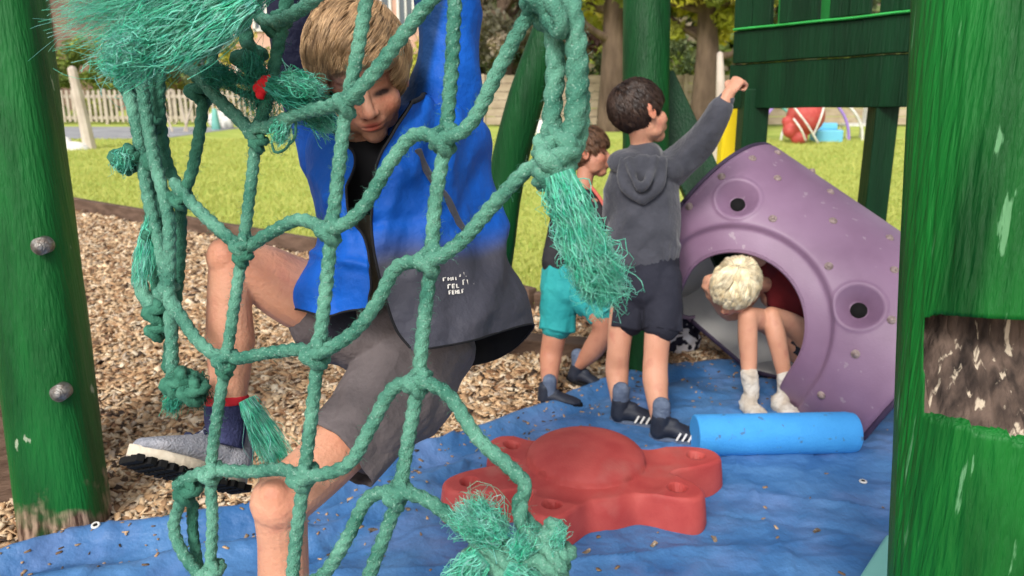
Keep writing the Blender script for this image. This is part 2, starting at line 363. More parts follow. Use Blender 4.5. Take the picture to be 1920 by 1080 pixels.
tp = [(-300, 1120), (0, 1050), (150, 998), (330, 980), (480, 957), (640, 905), (760, 850), (870, 815), (1000, 765), (1150, 705), (1240, 686), (1330, 680), (2200, 690)]
tw_ = [G(a, b, .02) for a, b in tp]; tx = [p.x for p in tw_]; ty = [p.y for p in tw_]
def tarp_edge(x): return float(np.interp(x, tx, ty))
chips(100000)
# grass blades (stuff)
def blades(n):
    y = 4.2+rng.random(n*2)**1.6*13; x = (rng.random(n*2)-.5)*y*1.5
    k = np.array([yy > edgey(xx)+.05 for xx, yy in zip(x, y)]); x, y = x[k][:n], y[k][:n]; n = len(x)
    h = rng.uniform(.025, .06, n); wd = rng.uniform(.0025, .004, n)*(1+.15*y); yaw = rng.uniform(0, 6.28, n); ln = rng.normal(0, .03, (n, 2))
    c = np.stack([x, y, np.full(n, .033)], 1); s = np.stack([np.cos(yaw), np.sin(yaw), np.zeros(n)], 1)*wd[:, None]
    v = np.stack([c-s, c+s, c+np.stack([ln[:, 0], ln[:, 1], h], 1)], 1).reshape(-1, 3); f = np.arange(n*3).reshape(-1, 3)
    col = np.repeat(np.array([[.44, .49, .11]])+rng.uniform(0, 1, (n, 1))*np.array([[.16, .10, .06]]), 3, 0)
    tag(np_mesh('grass', v, f, M_['blade'], None, False, col), kind='stuff')
blades(120000)
# ------------------------------------------------------------------ foliage
def leaves(name, cen, rad, n, size, cols, parent, clumps=40, seed=1, flat_=1.0, hollow=.35, m=None):
    g = np.random.default_rng(seed); cen = np.array(cen); rad = np.array(rad, float)
    d = g.normal(size=(clumps, 3)); d /= np.linalg.norm(d, axis=1, keepdims=True); cc = cen+d*rad*(hollow+(1-hollow)*g.random((clumps, 1))**.6)
    cr = g.uniform(.16, .34, clumps)*rad.mean(); ci = g.integers(0, clumps, n); dd = g.normal(size=(n, 3)); dd /= np.linalg.norm(dd, axis=1, keepdims=True)
    p = cc[ci]+dd*(cr[ci]*g.random(n)**.4)[:, None]*np.array([1, 1, .75*flat_])
    a = g.normal(size=(n, 3)); a /= np.linalg.norm(a, axis=1, keepdims=True); b = np.cross(a, g.normal(size=(n, 3))); b /= np.linalg.norm(b, axis=1, keepdims=True)
    s = size*g.uniform(.6, 1.4, (n, 1)); v = np.stack([p-a*s, p+b*s*.5, p+a*s, p-b*s*.5], 1).reshape(-1, 3)
    ck = g.integers(0, len(cols), clumps); col = np.array(cols)[ck[ci]]*g.uniform(.6, 1.3, (n, 1))
    return np_mesh(name, v, np.arange(n*4).reshape(-1, 4), m or M_['leaf'], parent, False, np.repeat(col, 4, 0))
M_['leaf'] = mat('foliage', (1, 1, 1), None, attr=True, rough=.6, trans=.3)
YG = [(.60, .56, .07), (.85, .75, .22), (.42, .44, .06), (.20, .24, .04)]; DG = [(.09, .13, .05), (.15, .19, .07), (.22, .25, .11)]
MG = [(.20, .27, .04), (.32, .36, .05), (.12, .18, .03)]; BR = [(.24, .19, .13), (.36, .29, .21), (.15, .14, .09)]; RB = [(.16, .05, .04), (.24, .10, .07), (.10, .05, .04)]
def tree(x, y, h, tr, cr, cols, label, seed, n=6000, size=.09, cz=None, name='tree', limbs=6):
    t = thing(name, (x, y, 0), label, 'tree'); g = random.Random(seed); bm = bmesh.new(); cz = cz or h*.62
    tube(bm, [(x, y, -.05), (x+.03, y, h*.3), (x-.05, y, h*.55), (x, y, h*.85)], [tr*1.25, tr, tr*.7, tr*.2], sides=12)
    for i in range(limbs):
        a = g.uniform(0, 6.28); z0 = h*g.uniform(.3, .6); q = cr[0]*g.uniform(.5, .95)
        tube(bm, [(x, y, z0), (x+math.cos(a)*q*.5, y+math.sin(a)*q*.5, z0+g.uniform(.1, .5)), (x+math.cos(a)*q, y+math.sin(a)*q, z0+g.uniform(.3, 1.3))], [tr*.4, tr*.25, tr*.08], sides=7)
    bm_obj('trunk', bm, M_['bark'], t); leaves('crown', (x, y, cz), cr, n, size, cols, t, 46, seed)
def bush(x, y, r, cols, label, seed, n=3500, size=.07, name='shrub', z=None):
    t = thing(name, (x, y, 0), label, 'shrub'); bm = bmesh.new(); z = z or r[2]*.9
    for i in range(5):
        a = i*1.3; tube(bm, [(x, y, 0), (x+math.cos(a)*r[0]*.3, y+math.sin(a)*r[1]*.3, z*.6), (x+math.cos(a)*r[0]*.6, y+math.sin(a)*r[1]*.6, z*1.2)], [.05, .035, .015], sides=6)
    bm_obj('stem', bm, M_['bark'], t); leaves('foliage', (x, y, z), r, n, size, cols, t, 40, seed)
def gx(px, y, py=150): # world x seen at pixel column for a given y
    d = y*CP+(CAMZ-1.3)*SP; return (px-960)/F*d
tree(gx(1148, 20), 20, 6.0, .30, (2.2, 1.6, 1.5), YG, 'broad tree with thick dark trunk left of the central green log, yellow-green leaves', 11, 5000, .11, 3.7)
tree(gx(1322, 19), 19, 5.5, .27, (1.7, 1.5, 1.35), YG, 'bright yellow-green tree with grey-brown trunk behind the raised fist', 12, 7000, .10, 3.45)
tree(gx(945, 23), 23, 8, .22, (1.9, 1.6, 2.6), BR, 'dull brown twiggy tree behind the raised blue sleeve', 13, 9000, .08, 3.2, limbs=16)
tree(gx(1085, 26), 26, 7, .2, (1.3, 1.3, 2.0), RB, 'dark red-leaved tree between brown tree and thick trunk', 14, 5000, .09, 3.8)
bush(gx(150, 24), 24.6, (1.7, 1, 1.5), MG, 'yellow-green hedge shrub over the picket fence beside the left post', 21, 6000)
bush(gx(330, 25), 25.3, (1.4, 1, 1.0), MG+DG, 'low green shrub behind the picket fence and the left rope cluster', 22, 4500)
bush(gx(430, 25), 26.3, (1.4, 1, 1.45), YG, 'bright lime shrub in front of the pink house', 23, 4500)
bush(gx(585, 25), 26.8, (1.5, 1, 1.2), MG, 'green shrub in front of the pink house behind the blond hair', 24, 4000)
bush(gx(790, 25), 25.6, (1.1, 1, 1.5), YG, 'pale lime shrub seen between face and raised blue sleeve', 25, 4500)
bush(gx(1010, 24), 24.3, (1.3, .8, 1.3), BR+DG, 'dull brown-green shrub behind the big rope knot', 26, 4500)
bush(gx(1240, 25), 25.6, (2.0, .9, 1.7), DG+MG, 'dark green shrub behind the central log and slanting brace', 27, 5500)
t = leaves('distant_tree_line', (0, 44, 4.2), (34, 3, 4.6), 42000, .34, DG+MG+BR, None, 420, 31, hollow=.05); tag(t, 'far band of mixed trees closing off the view behind gardens', 'tree line', kind='stuff')
# ------------------------------------------------------------------ far fences, house, posts
def picket(x0, x1, y, h, label, pitch=.15):
    t = thing('picket_fence', (x0, y, 0), label, 'fence'); bm = bmesh.new(); x = x0
    while x < x1:
        bmesh.ops.create_cube(bm, size=1, matrix=Matrix.Translation((x, y, h/2+.05)) @ Matrix.Diagonal((.075, .02, h-.1+random.uniform(-.02, .02), 1))); x += pitch
    bm_obj('picket_panel', bm, M_['fencew'], t, False)
    for z in (.22, h*.82):
        bm = bmesh.new(); bmesh.ops.create_cube(bm, size=1, matrix=Matrix.Translation(((x0+x1)/2, y+.035, z)) @ Matrix.Diagonal((x1-x0, .04, .09, 1))); bm_obj('rail', bm, M_['fencew'], t, False)
    x = x0
    while x < x1:
        bm = bmesh.new(); bmesh.ops.create_cube(bm, size=1, matrix=Matrix.Translation((x, y+.11, h/2)) @ Matrix.Diagonal((.1, .1, h+.06, 1))); bm_obj('post', bm, M_['fencew'], t, False); x += 1.9
picket(gx(60, 23), gx(560, 23), 23, .98, 'pale weathered picket fence across the far side of the lawn')
picket(gx(780, 24), gx(905, 24), 24, .95, 'short run of pale picket fence in the gap beside the chin of the blond boy')
def board(x0, x1, y, h, label):
    t = thing('board_fence', (x0, y, 0), label, 'fence'); n = 6
    bm = bmesh.new()
    for i in range(n): bmesh.ops.create_cube(bm, size=1, matrix=Matrix.Translation(((x0+x1)/2, y+.02*(i % 2), .08+h*(i+.5)/n)) @ Matrix.Diagonal((x1-x0, .02, h/n*.93, 1)))
    bm_obj('boards', bm, M_['fenceb'], t, False); x = x0
    while x <= x1:
        bm = bmesh.new(); bmesh.ops.create_cube(bm, size=1, matrix=Matrix.Translation((x, y-.06, h/2+.05)) @ Matrix.Diagonal((.11, .08, h+.1, 1))); bm_obj('post', bm, M_['fenceb'], t, False); x += 1.8
board(gx(905, 22), gx(2300, 22), 22, 1.3, 'brown horizontal board fence behind the trees and log frame')
h = thing('house', (gx(600, 33), 33, 0), 'pale pink house with white framed windows behind the hedge, top left', 'house')
hx0, hx1, hy = gx(400, 33), gx(815, 33), 33
bm = bmesh.new(); bmesh.ops.create_cube(bm, size=1, matrix=Matrix.Translation(((hx0+hx1)/2, hy+3, 3)) @ Matrix.Diagonal((hx1-hx0, 6, 6, 1))); bm_obj('wall', bm, M_['render'], h, False)
bm = bmesh.new(); vs8 = [(hx0-.3, hy-.4, 6), (hx1+.3, hy-.4, 6), (hx1+.3, hy+6.4, 6), (hx0-.3, hy+6.4, 6), (hx0-.3, hy+3, 8.4), (hx1+.3, hy+3, 8.4)]
vv = [bm.verts.new(p) for p in vs8]
for q in ((0, 1, 5, 4), (2, 3, 4, 5), (1, 2, 5), (3, 0, 4), (3, 2, 1, 0)): bm.faces.new([vv[i] for i in q])
bm_obj('roof', bm, M_['roof'], h, False)
def window(x, z, wd, ht, y):
    bm = bmesh.new()
    for cx, cz, sx, sz in ((x, z+ht/2, wd, .1), (x, z-ht/2, wd, .1), (x-wd/2, z, .1, ht+.1), (x+wd/2, z, .1, ht+.1), (x, z, .07, ht-.1)):
        bmesh.ops.create_cube(bm, size=1, matrix=Matrix.Translation((cx, y-.05, cz)) @ Matrix.Diagonal((sx, .1, sz, 1)))
    wn = bm_obj('window', bm, M_['white'], h, False); bm = bmesh.new(); bmesh.ops.create_cube(bm, size=1, matrix=Matrix.Translation((x, y-.025, z)) @ Matrix.Diagonal((wd-.12, .03, ht-.1, 1))); bm_obj('pane', bm, M_['glass'], wn, False)
for px_, ww in ((425, .8), (497, .5), (560, .75), (592, .35), (628, .45), (720, .7), (765, .6)): window(gx(px_, hy), 4.3, ww, 2.3, hy)
window(gx(470, hy), 1.6, 1.0, 1.5, hy); window(gx(690, hy), 1.6, 1.0, 1.5, hy)
h2 = thing('rendered_house', (gx(90, 34), 34, 0), 'dark fronted house with white downpipe at the top left behind the frayed rope', 'house')
bm = bmesh.new(); bmesh.ops.create_cube(bm, size=1, matrix=Matrix.Translation((gx(90, 34), 36, 3.4)) @ Matrix.Diagonal((9, 4, 6.8, 1))); bm_obj('wall', bm, M_['roof'], h2, False)
bm = bmesh.new(); tube(bm, [(gx(108, 34), 33.85, .1), (gx(108, 34), 33.85, 6.7)], .09, sides=8); bm_obj('downpipe', bm, M_['white'], h2)
# concrete post with white base, stakes and small distant clutter
def simple(name, bm, m, label, cat, group=None, smooth=False, bevel=0): return tag(bm_obj(name, bm, m, None, smooth, bevel), label, cat, group)
p0 = G(170, 283); bm = bmesh.new(); tube(bm, [(p0.x, p0.y, 0), (p0.x-.05, p0.y, .55), (p0.x-.14, p0.y, 1.42)], [.115, .10, .08], sides=8, smooth_n=0); simple('concrete_post', bm, M_['concrete'], 'pale leaning concrete post on the far lawn beside the left green post', 'post')
p0 = G(140, 284); bm = bmesh.new(); ell(bm, I4, (p0.x, p0.y, .02), (.28, .2, .16)); ell(bm, I4, (p0.x-.2, p0.y+.05, .05), (.18, .15, .22)); simple('white_sack', bm, M_['white'], 'crumpled white sack at the foot of the pale concrete post', 'sack', smooth=True)
for i, (x, dx) in enumerate(((325, 25), (345, -18), (352, 14))):
    p0 = G(x, 250); p1 = P(x-dx, 185, p0.y*CP+.3); bm = bmesh.new(); tube(bm, [p0, p1], .03, sides=6); simple('wooden_stake', bm, M_['fencew'], ['pale stake leaning left by the picket fence', 'pale stake leaning right by the picket fence', 'rightmost pale stake crossing the other two by the fence'][i], 'stake')
p0 = G(412, 243); bm = bmesh.new(); ell(bm, I4, (p0.x, p0.y, .24), (.28, .24, .25)); ell(bm, I4, (p0.x+.25, p0.y-.1, .16), (.16, .14, .2)); simple('play_cover', bm, M_['white'], 'small pale heap of covers on the far lawn behind the ropes', 'cover', smooth=True)
p0 = G(416, 244); bm = bmesh.new(); tube(bm, [(p0.x+.0, p0.y-.4, .05), (p0.x, p0.y-.4, .5)], [.12, .07], sides=8); simple('watering_can', bm, M_['aqua'], 'small mint green tub in front of the pale heap on the far lawn', 'tub', smooth=True)
p0 = G(1012, 255); bm = bmesh.new(); ell(bm, I4, (p0.x, p0.y, .12), (.42, .3, .26)); simple('play_dome', bm, M_['white'], 'low white dome on the far lawn behind the hanging rope bundle', 'dome', smooth=True)
p0 = G(1118, 238); bm = bmesh.new(); ell(bm, I4, (p0.x, p0.y, .2), (.62, .4, .3)); simple('covered_heap', bm, M_['dgreen'], 'dark green covered heap on the far lawn between the two boys', 'heap', smooth=True)
p0 = G(1085, 245); bm = bmesh.new(); ell(bm, I4, (p0.x, p0.y, .1), (.3, .3, .12)); simple('grey_tyre', bm, M_['dark'], 'low dark tyre lying on the far lawn beside the small boy head', 'tyre', smooth=True)
# pale stake with slanting rail by the raised fist
dd = 9.0; bm = bmesh.new(); b0 = P(1352, 190, dd); tube(bm, [Vector((b0.x+.03, b0.y+.2, .03)), b0, P(1350, 102, dd)], [.055, .06, .035], sides=8, smooth_n=0); simple('garden_stake', bm, M_['concrete'], 'pale pinkish stake standing on the lawn behind the raised fist', 'stake', smooth=True)
# ------------------------------------------------------------------ distant toys through the tower gap
p0 = G(1500, 272); cy = p0.y
t = thing('play_barrel', (p0.x, cy, 0), 'round red play barrel with white straps seen under the tower beam', 'play barrel')
bm = bmesh.new(); ell(bm, I4, (p0.x+.06, cy, .56), (.37, .34, .36)); ell(bm, I4, (p0.x-.24, cy-.05, .30), (.15, .14, .16)); ell(bm, I4, (p0.x-.05, cy-.05, .14), (.17, .15, .13)); ell(bm, I4, (p0.x-.33, cy-.05, .46), (.09, .09, .10)); blob('barrel', bm, .025, 3, M_['red'], t)
for (x0, z0, x1, z1) in ((-.30, .75, .22, .08), (.30, .95, .12, .20), (-.28, .52, -.02, .12)):
    bm = bmesh.new(); tube(bm, [(p0.x+x0, cy-.33, z0), (p0.x+(x0+x1)/2, cy-.42, (z0+z1)/2), (p0.x+x1, cy-.33, z1)], .02, sides=6); bm_obj('strap', bm, M_['white'], t)
t = thing('climbing_hoops', (p0.x+.9, cy+1.2, 0), 'arched hoops of teal, violet and white tube around the red barrel', 'climbing frame')
for i, (x, r_, mm) in enumerate(((-1.0, .75, 'aqua'), (.2, .95, 'violet'), (.75, .85, 'white'))):
    bm = bmesh.new(); pts = [(p0.x+.2+x*.7+r_*math.cos(a), cy+.8, r_*1.05*math.sin(a)) for a in np.linspace(0, math.pi, 16)]; tube(bm, pts, .03, sides=6, smooth_n=2); bm_obj('hoop', bm, M_[mm], t)
bm = bmesh.new(); tube(bm, [(p0.x-.9, cy+.9, .98), (p0.x+.9, cy+.9, 1.05)], .05, sides=8); bm_obj('top_rail', bm, M_['violet'], t)
q = G(1548, 268); bm = bmesh.new(); box(bm, I4, (q.x, q.y, .14), (.55, .4, .26)); box(bm, I4, (q.x, q.y+.12, .33), (.5, .12, .14)); simple('step_stool', bm, M_['lblue'], 'light blue plastic step beside the red barrel', 'step', bevel=.03)
q = G(1600, 262); t = thing('garden_chair', (q.x, q.y, 0), 'small white chair on the far lawn right of the red barrel', 'chair')
bm = bmesh.new(); box(bm, I4, (q.x, q.y, .32), (.5, .42, .05)); bm_obj('seat', bm, M_['white'], t, False)
bm = bmesh.new(); box(bm, I4, (q.x+.26, q.y, .55), (.05, .42, .45)); bm_obj('backrest', bm, M_['white'], t, False)
for sx in (-.22, .22):
    for sy in (-.18, .18): bm = bmesh.new(); box(bm, I4, (q.x+sx, q.y+sy, .15), (.04, .04, .29)); bm_obj('leg', bm, M_['white'], t, False)
# ------------------------------------------------------------------ log posts
def logpost(name, a, b, r, m, label, parent=None, n=2.0, rot=0, dents=True, flare=0, rows=120, sides=56, wav=.004, cat='post'):
    """rounded log from a (base) to b (top); superellipse exponent n"""
    a, b = Vector(a), Vector(b); ax = (b-a).normalized(); u = Vector((math.cos(rot), math.sin(rot), 0)); u = (u-ax*u.dot(ax)).normalized(); v = ax.cross(u)
    V_ = []; H = (b-a).length
    for i in range(rows):
        c = a.lerp(b, i/(rows-1))
        for j in range(sides):
            th = 2*math.pi*j/sides; ct, st_ = math.cos(th), math.sin(th); rr = r*(abs(ct)**n+abs(st_)**n)**(-1/n)*(1+flare*(1-i/(rows-1)))
            p = c+u*(rr*ct)+v*(rr*st_)
            p += (u*ct+v*st_)*(wav*noise.noise(Vector((p.x*9, p.y*9, p.z*1.5)))+wav*.5*noise.noise(Vector((p.x*40, p.y*40, p.z*2))))
            V_.append(p)
    f = grid_faces(rows, sides, True); o = np_mesh(name, np.array([list(p) for p in V_]), f, m, parent, True)
    bm = bmesh.new(); bm.from_mesh(o.data); bm.verts.ensure_lookup_table()
    bm.faces.new([bm.verts[j] for j in range(sides)][::-1]); bm.faces.new([bm.verts[(rows-1)*sides+j] for j in range(sides)]); bm.to_mesh(o.data); bm.free()
    for p in o.data.polygons: p.use_smooth = True
    if label: tag(o, label, cat)
    return o
# left post: paint fading to rotten wood at the foot
def post_mat(name, base, z0, z1):
    m = base.copy(); m.name = name; n = m.node_tree; L = n.links; b = n.nodes['Principled BSDF']; src = b.inputs['Base Color'].links[0].from_socket
    tc = n.nodes.new('ShaderNodeTexCoord'); sp = n.nodes.new('ShaderNodeSeparateXYZ'); L.new(tc.outputs['Object'], sp.inputs[0])
    nz = n.nodes.new('ShaderNodeTexNoise'); nz.inputs['Scale'].default_value = 14; nz.inputs['Detail'].default_value = 4; L.new(tc.outputs['Object'], nz.inputs['Vector'])
    ma = n.nodes.new('ShaderNodeMath'); ma.operation = 'MULTIPLY_ADD'; ma.inputs[1].default_value = .35; L.new(nz.outputs[0], ma.inputs[0]); L.new(sp.outputs[2], ma.inputs[2])
    mr = n.nodes.new('ShaderNodeMapRange'); mr.inputs[1].default_value = z0; mr.inputs[2].default_value = z1; L.new(ma.outputs[0], mr.inputs[0])
    mp = n.nodes.new('ShaderNodeMapping'); mp.inputs['Scale'].default_value = (3, 3, .6); n2 = n.nodes.new('ShaderNodeTexNoise'); n2.inputs['Scale'].default_value = 22; n2.inputs['Detail'].default_value = 6
    L.new(tc.outputs['Object'], mp.inputs[0]); L.new(mp.outputs[0], n2.inputs['Vector']); cr = n.nodes.new('ShaderNodeValToRGB'); L.new(n2.outputs[0], cr.inputs[0])
    cr.color_ramp.elements[0].position = .38; cr.color_ramp.elements[0].color = (.06, .03, .02, 1); cr.color_ramp.elements[1].position = .62; cr.color_ramp.elements[1].color = (.40, .27, .19, 1)
    x = n.nodes.new('ShaderNodeMix'); x.data_type = 'RGBA'; L.new(mr.outputs[0], x.inputs[0]); L.new(cr.outputs[0], x.inputs[6]); L.new(src, x.inputs[7]); L.new(x.outputs[2], b.inputs['Base Color']); return m
b0 = G(126, 992); r0 = .5*141/F*2.34
t = thing('timber_post', (b0.x, b0.y, 0), 'bright green painted timber post at the left edge with rotten foot and two bolts', 'post')
logpost('log', b0-Vector((0, 0, .08)), P(-36, -260, 2.09), r0, post_mat('left_post_paint', M_['green'], .20, .28), None, t, 3.2, R(8), flare=-.0)
for bx, by in ((75, 462), (110, 738)):
    q = Vector(b0).lerp(P(-36, -260, 2.09), (992-by)/1252); dd = pix(q)[2]-r0*1.0; p = P(bx, by, dd-.004)
    M = frame(p, (0, -1, .0), (0, 0, 1)); bm = bmesh.new(); tube(bm, [M @ Vector((0, -.03, 0)), M @ Vector((0, .004, 0))], .023, sides=24, smooth_n=0, cap=False)
    bo = bm_obj('bolt_washer', bm, M_['steel'], t, True); bm = bmesh.new(); tube(bm, [M @ Vector((0, .0, 0)), M @ Vector((0, .008, 0))], .018, sides=24, smooth_n=0, cap=False); ell(bm, M, (0, .008, 0), (.012, .006, .012)); bm_obj('bolt_head', bm, M_['steel'], bo)
p0 = G(10, 1000); logpost('old_timber_post', (p0.x-.11, p0.y+.28, 0), (p0.x-.14, p0.y+.28, 1.05), .13, M_['sleeper'], 'dark brown old timber upright behind the left green post', None, 4, .2)
# right post with rotten notch
RA, RB_ = Vector(P(1842, 1500, 1.62)), Vector(P(1866, -260, 1.0)); RA = Vector((RA.x, RA.y, 0)) if True else RA
pc1 = P(1850, 1000, 1.17); pc2 = P(1900, 60, 1.10)
axv = (pc2-pc1).normalized(); RA = pc1-axv*(pc1.z/axv.z); RB_ = pc1+axv*2.2
t = thing('notched_post', (RA.x, RA.y, 0), 'large near green log post at the right edge with a rotten splintered notch', 'post')
def right_post():
    rows, sides = 420, 200; r = .128; u = RT.copy(); u = (u-axv*u.dot(axv)).normalized(); v = axv.cross(u); H = (RB_-RA).length
    inn = np.zeros((rows, sides)); Vt = []
    for i in range(rows):
        c = RA+axv*(H*i/(rows-1))
        for j in range(sides):
            th = 2*math.pi*j/sides; nrm = u*math.cos(th)+v*math.sin(th); p = c+nrm*r
            x, y, d = pix(p) if (p-CAM).dot(FW) > .2 else (0, 0, 0); face = nrm.dot(CAM-p) > 0
            jag = 9*noise.noise(Vector((th*9, 1, 0)))+6*noise.noise(Vector((th*40, 2, 0)))
            yt = 596+jag*.3+(x-1730)*.03; yb = 778+(x-1730)*.26+jag*.5; xl = 1734+3*noise.noise(Vector((y*.02, 0, 0)))
            ins = face and x > xl and yt < y < yb
            if ins:
                inn[i, j] = 1; dep = .100*min(1, (y-yt)/6)*min(1, (yb-y)/170+.10)*min(1, (x-xl)/22)+.012*noise.noise(Vector((th*46, p.z*9, 0)))+.008*noise.noise(Vector((th*22, p.z*30, 5))); p = p+Vector((.10, 1, 0)).normalized()*max(0.004, dep*.72+.004)
            else: p = p+nrm*(.0022*noise.noise(Vector((th*14, p.z*1.6, 0)))+.0014*noise.noise(Vector((th*60, p.z*2.5, 3))))
            Vt.append(p)
    f = grid_faces(rows, sides, True); iv = inn.ravel()[f].mean(1) > .5; va = np.array([list(p) for p in Vt])
    np_mesh('log', va, f[~iv], M_['green2'], t, True)
    np_mesh('rotten_notch', va, f[iv], M_['splinter'], t, False)
right_post()
# middle log post and braces
p0 = G(1207, 700); tag(logpost('log_post', p0, P(1214, -200, 3.42), .100, M_['mgreen'], None), 'central round green log post rising behind the hoodie boy', 'post')
dd = 3.0; bm = bmesh.new()
b1 = G(905, 655); tube(bm, [b1+Vector((0, 0, -.02)), P(930, 500, 3.15), P(948, 340, 3.05), P(988, 180, 2.95), P(1040, 20, 2.88), P(1095, -160, 2.8)], [.062, .062, .070, .068, .054, .05], sides=24)
simple('slanting_log', bm, M_['mgreen'], 'slanting dark green log with curved edge between blue jacket and rope tassel', 'log', smooth=True)
bm = bmesh.new(); q0 = P(1262, 135, 3.75); q1 = P(1345, 330, 3.55); q2 = P(1440, 520, 3.45); ps = [q0, q1, q2]
SGN = 1 if frame(q0, q2-q0, FW).to_3x3().col[0].x < 0 else -1
for a, b in ((q0, q2),):
    dv = b-a; M = frame(a, dv, FW); box(bm, M, (SGN*.095, dv.length/2, 0), (.19, dv.length, .05))
tag(bm_obj('slanting_plank', bm, M_['dgreen'], None, False, .006), 'green slanting plank running down right from the central log towards the purple tunnel', 'plank')
# ------------------------------------------------------------------ play tower
D0, D1 = 4.05, 3.35
def tw(px, py, k=None):
    k = (px-1385)/(1720-1385) if k is None else k; return P(px, py, D0+(D1-D0)*k)
t = thing('play_tower', (tw(1420, 190).x, tw(1420, 190).y, 0), 'dark green wooden play tower with railing and thick beams above the purple tunnel', 'play tower')
def plank(name, a, b, hgt, th, m, parent, lean=0, back=0):
    d = b-a; M = frame(a, d, (0, 0, 1)); bm = bmesh.new(); box(bm, M, (back, d.length/2, -hgt/2), (th, d.length, hgt))
    bmesh.ops.subdivide_edges(bm, edges=[e for e in bm.edges if e.calc_length() > .5], cuts=20)
    for v in bm.verts: v.co += noise.noise_vector(v.co*4)*.004
    return bm_obj(name, bm, m, parent, False, .006)
A, B = tw(1383, 60), tw(1740, 24, 1.05)
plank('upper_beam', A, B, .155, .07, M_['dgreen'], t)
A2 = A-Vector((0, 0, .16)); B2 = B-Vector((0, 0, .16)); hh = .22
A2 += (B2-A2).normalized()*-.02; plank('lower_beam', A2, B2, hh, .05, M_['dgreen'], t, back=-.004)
plank('cap_rail', A+Vector((0, -.01, .014)), B+Vector((0, -.01, .014)), .012, .10, M_['lgreen'], t)
dr = (B-A).normalized()
for px_ in (1402, 1440, 1495, 1530, 1588, 1618, 1672, 1700):
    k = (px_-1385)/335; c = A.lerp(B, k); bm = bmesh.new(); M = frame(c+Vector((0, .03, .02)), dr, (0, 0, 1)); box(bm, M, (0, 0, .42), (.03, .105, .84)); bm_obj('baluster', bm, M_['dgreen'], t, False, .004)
for px_, m_ in ((1468, 'white'), (1552, 'lgreen'), (1638, 'lgreen')):  # rear slats coloured bright to look lit behind the dark balusters
    k = (px_-1385)/335; c = A.lerp(B, k)+Vector((0, .5, 0)); bm = bmesh.new(); M = frame(c, dr, (0, 0, 1)); box(bm, M, (0, 0, .42), (.03, .10, .86)); bm_obj('rear_baluster', bm, M_[m_], t, False, .004)
bm = bmesh.new(); vq = [A+Vector((0, .06, -.10)), B+Vector((0, .06, -.10)), B+Vector((.3, .95, -.10)), A+Vector((.3, .95, -.10))]
vt = [bm.verts.new(p) for p in vq]+[bm.verts.new(p+Vector((0, 0, .03))) for p in vq]
for q in ((3, 2, 1, 0), (4, 5, 6, 7), (0, 1, 5, 4), (1, 2, 6, 5), (2, 3, 7, 6), (3, 0, 4, 7)): bm.faces.new([vt[i] for i in q])
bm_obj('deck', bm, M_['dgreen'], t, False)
for px_, wdt, dep in ((1419, 48, 4.02), (1668, 44, 3.52)):
    c = P(px_, 185, dep); bm = bmesh.new(); wr_ = wdt/F*dep/2; zt = c.z+.05; box(bm, I4, (c.x, c.y+.05, zt/2), (wr_*2, wr_*2, zt)); bm_obj('tower_post', bm, M_['dgreen'], t, False, .008)
c = P(1378, 196, 4.6); bm = bmesh.new(); box(bm, I4, (c.x, c.y+.1, c.z/2), (.10, .12, c.z+.02)); simple('slide_side', bm, M_['yellow'], 'yellow plastic upright beside the tower leg below the raised fist', 'panel', bevel=.02)
# ------------------------------------------------------------------ tarpaulin
g4 = random.Random(44); TC = [(g4.uniform(-1.2, 1.6), g4.uniform(1.2, 3.0), math.cos(t_), math.sin(t_), g4.choice((-.010, .014, .011))) for t_ in [g4.uniform(0, 3.14) for _ in range(13)]]
def tarp_z(x, y, e=None):
    e = tarp_edge(x) if e is None else e; v = Vector((x, y, 0)); dst = e-y
    z = .016+.008*noise.noise(v*2.2)+.010*(1-abs(noise.noise(Vector((x*2.3+y*.8, y*5.2-x*1.2, 3))))*2)+.004*(1-abs(noise.noise(v*11))*2)
    q3 = v*4.5; z += .006*(1-abs(noise.noise(q3+noise.noise_vector(v*3)*.8))*2.2)+.0025*(1-abs(noise.noise(v*13+Vector((5, 1, 2))))*2.2)
    for (ax_, ay_, kx, ky, am) in TC:
        dd = (x-ax_)*kx+(y-ay_)*ky+.03*noise.noise(v*4); z += am*math.exp(-abs(dd)/.012)*(.4+.6*abs(noise.noise(v*2.7+Vector((ax_, 0, 0)))*2))
    z += .035*math.exp(-((dst-.05)/.045)**2)*(1 if x < -.2 else .45) - .018*math.exp(-((dst-.16)/.04)**2)
    z += .030*math.exp(-((dst-.30-.1*noise.noise(v*3))/.05)**2)*(1 if x < -.15 else .15)
    z += .022*math.exp(-((y-2.18-.35*(x+.35))/.03)**2)*math.exp(-((x+.3)/.35)**2)
    return max(z, .004) if dst > 0.004 else .0
def tarp():
    nx, ny = 460, 420; X = np.linspace(-2.4, 3.2, nx); v = []
    for j in range(ny):
        for x in X:
            e = tarp_edge(x)+.012*noise.noise(Vector((x*6, 0, 0))); y = .25+(e-.25)*(j/(ny-1)); v.append((x, y, tarp_z(x, y, e)))
    o = np_mesh('tarpaulin', np.array(v), grid_faces(ny, nx), M_['tarp'], None, True)
    s = o.modifiers.new('s', 'SOLIDIFY'); s.thickness = .002; s.offset = 1
    return tag(o, 'creased blue tarpaulin with eyelets spread over the bark below the play frame', 'tarpaulin')
TA = tarp()
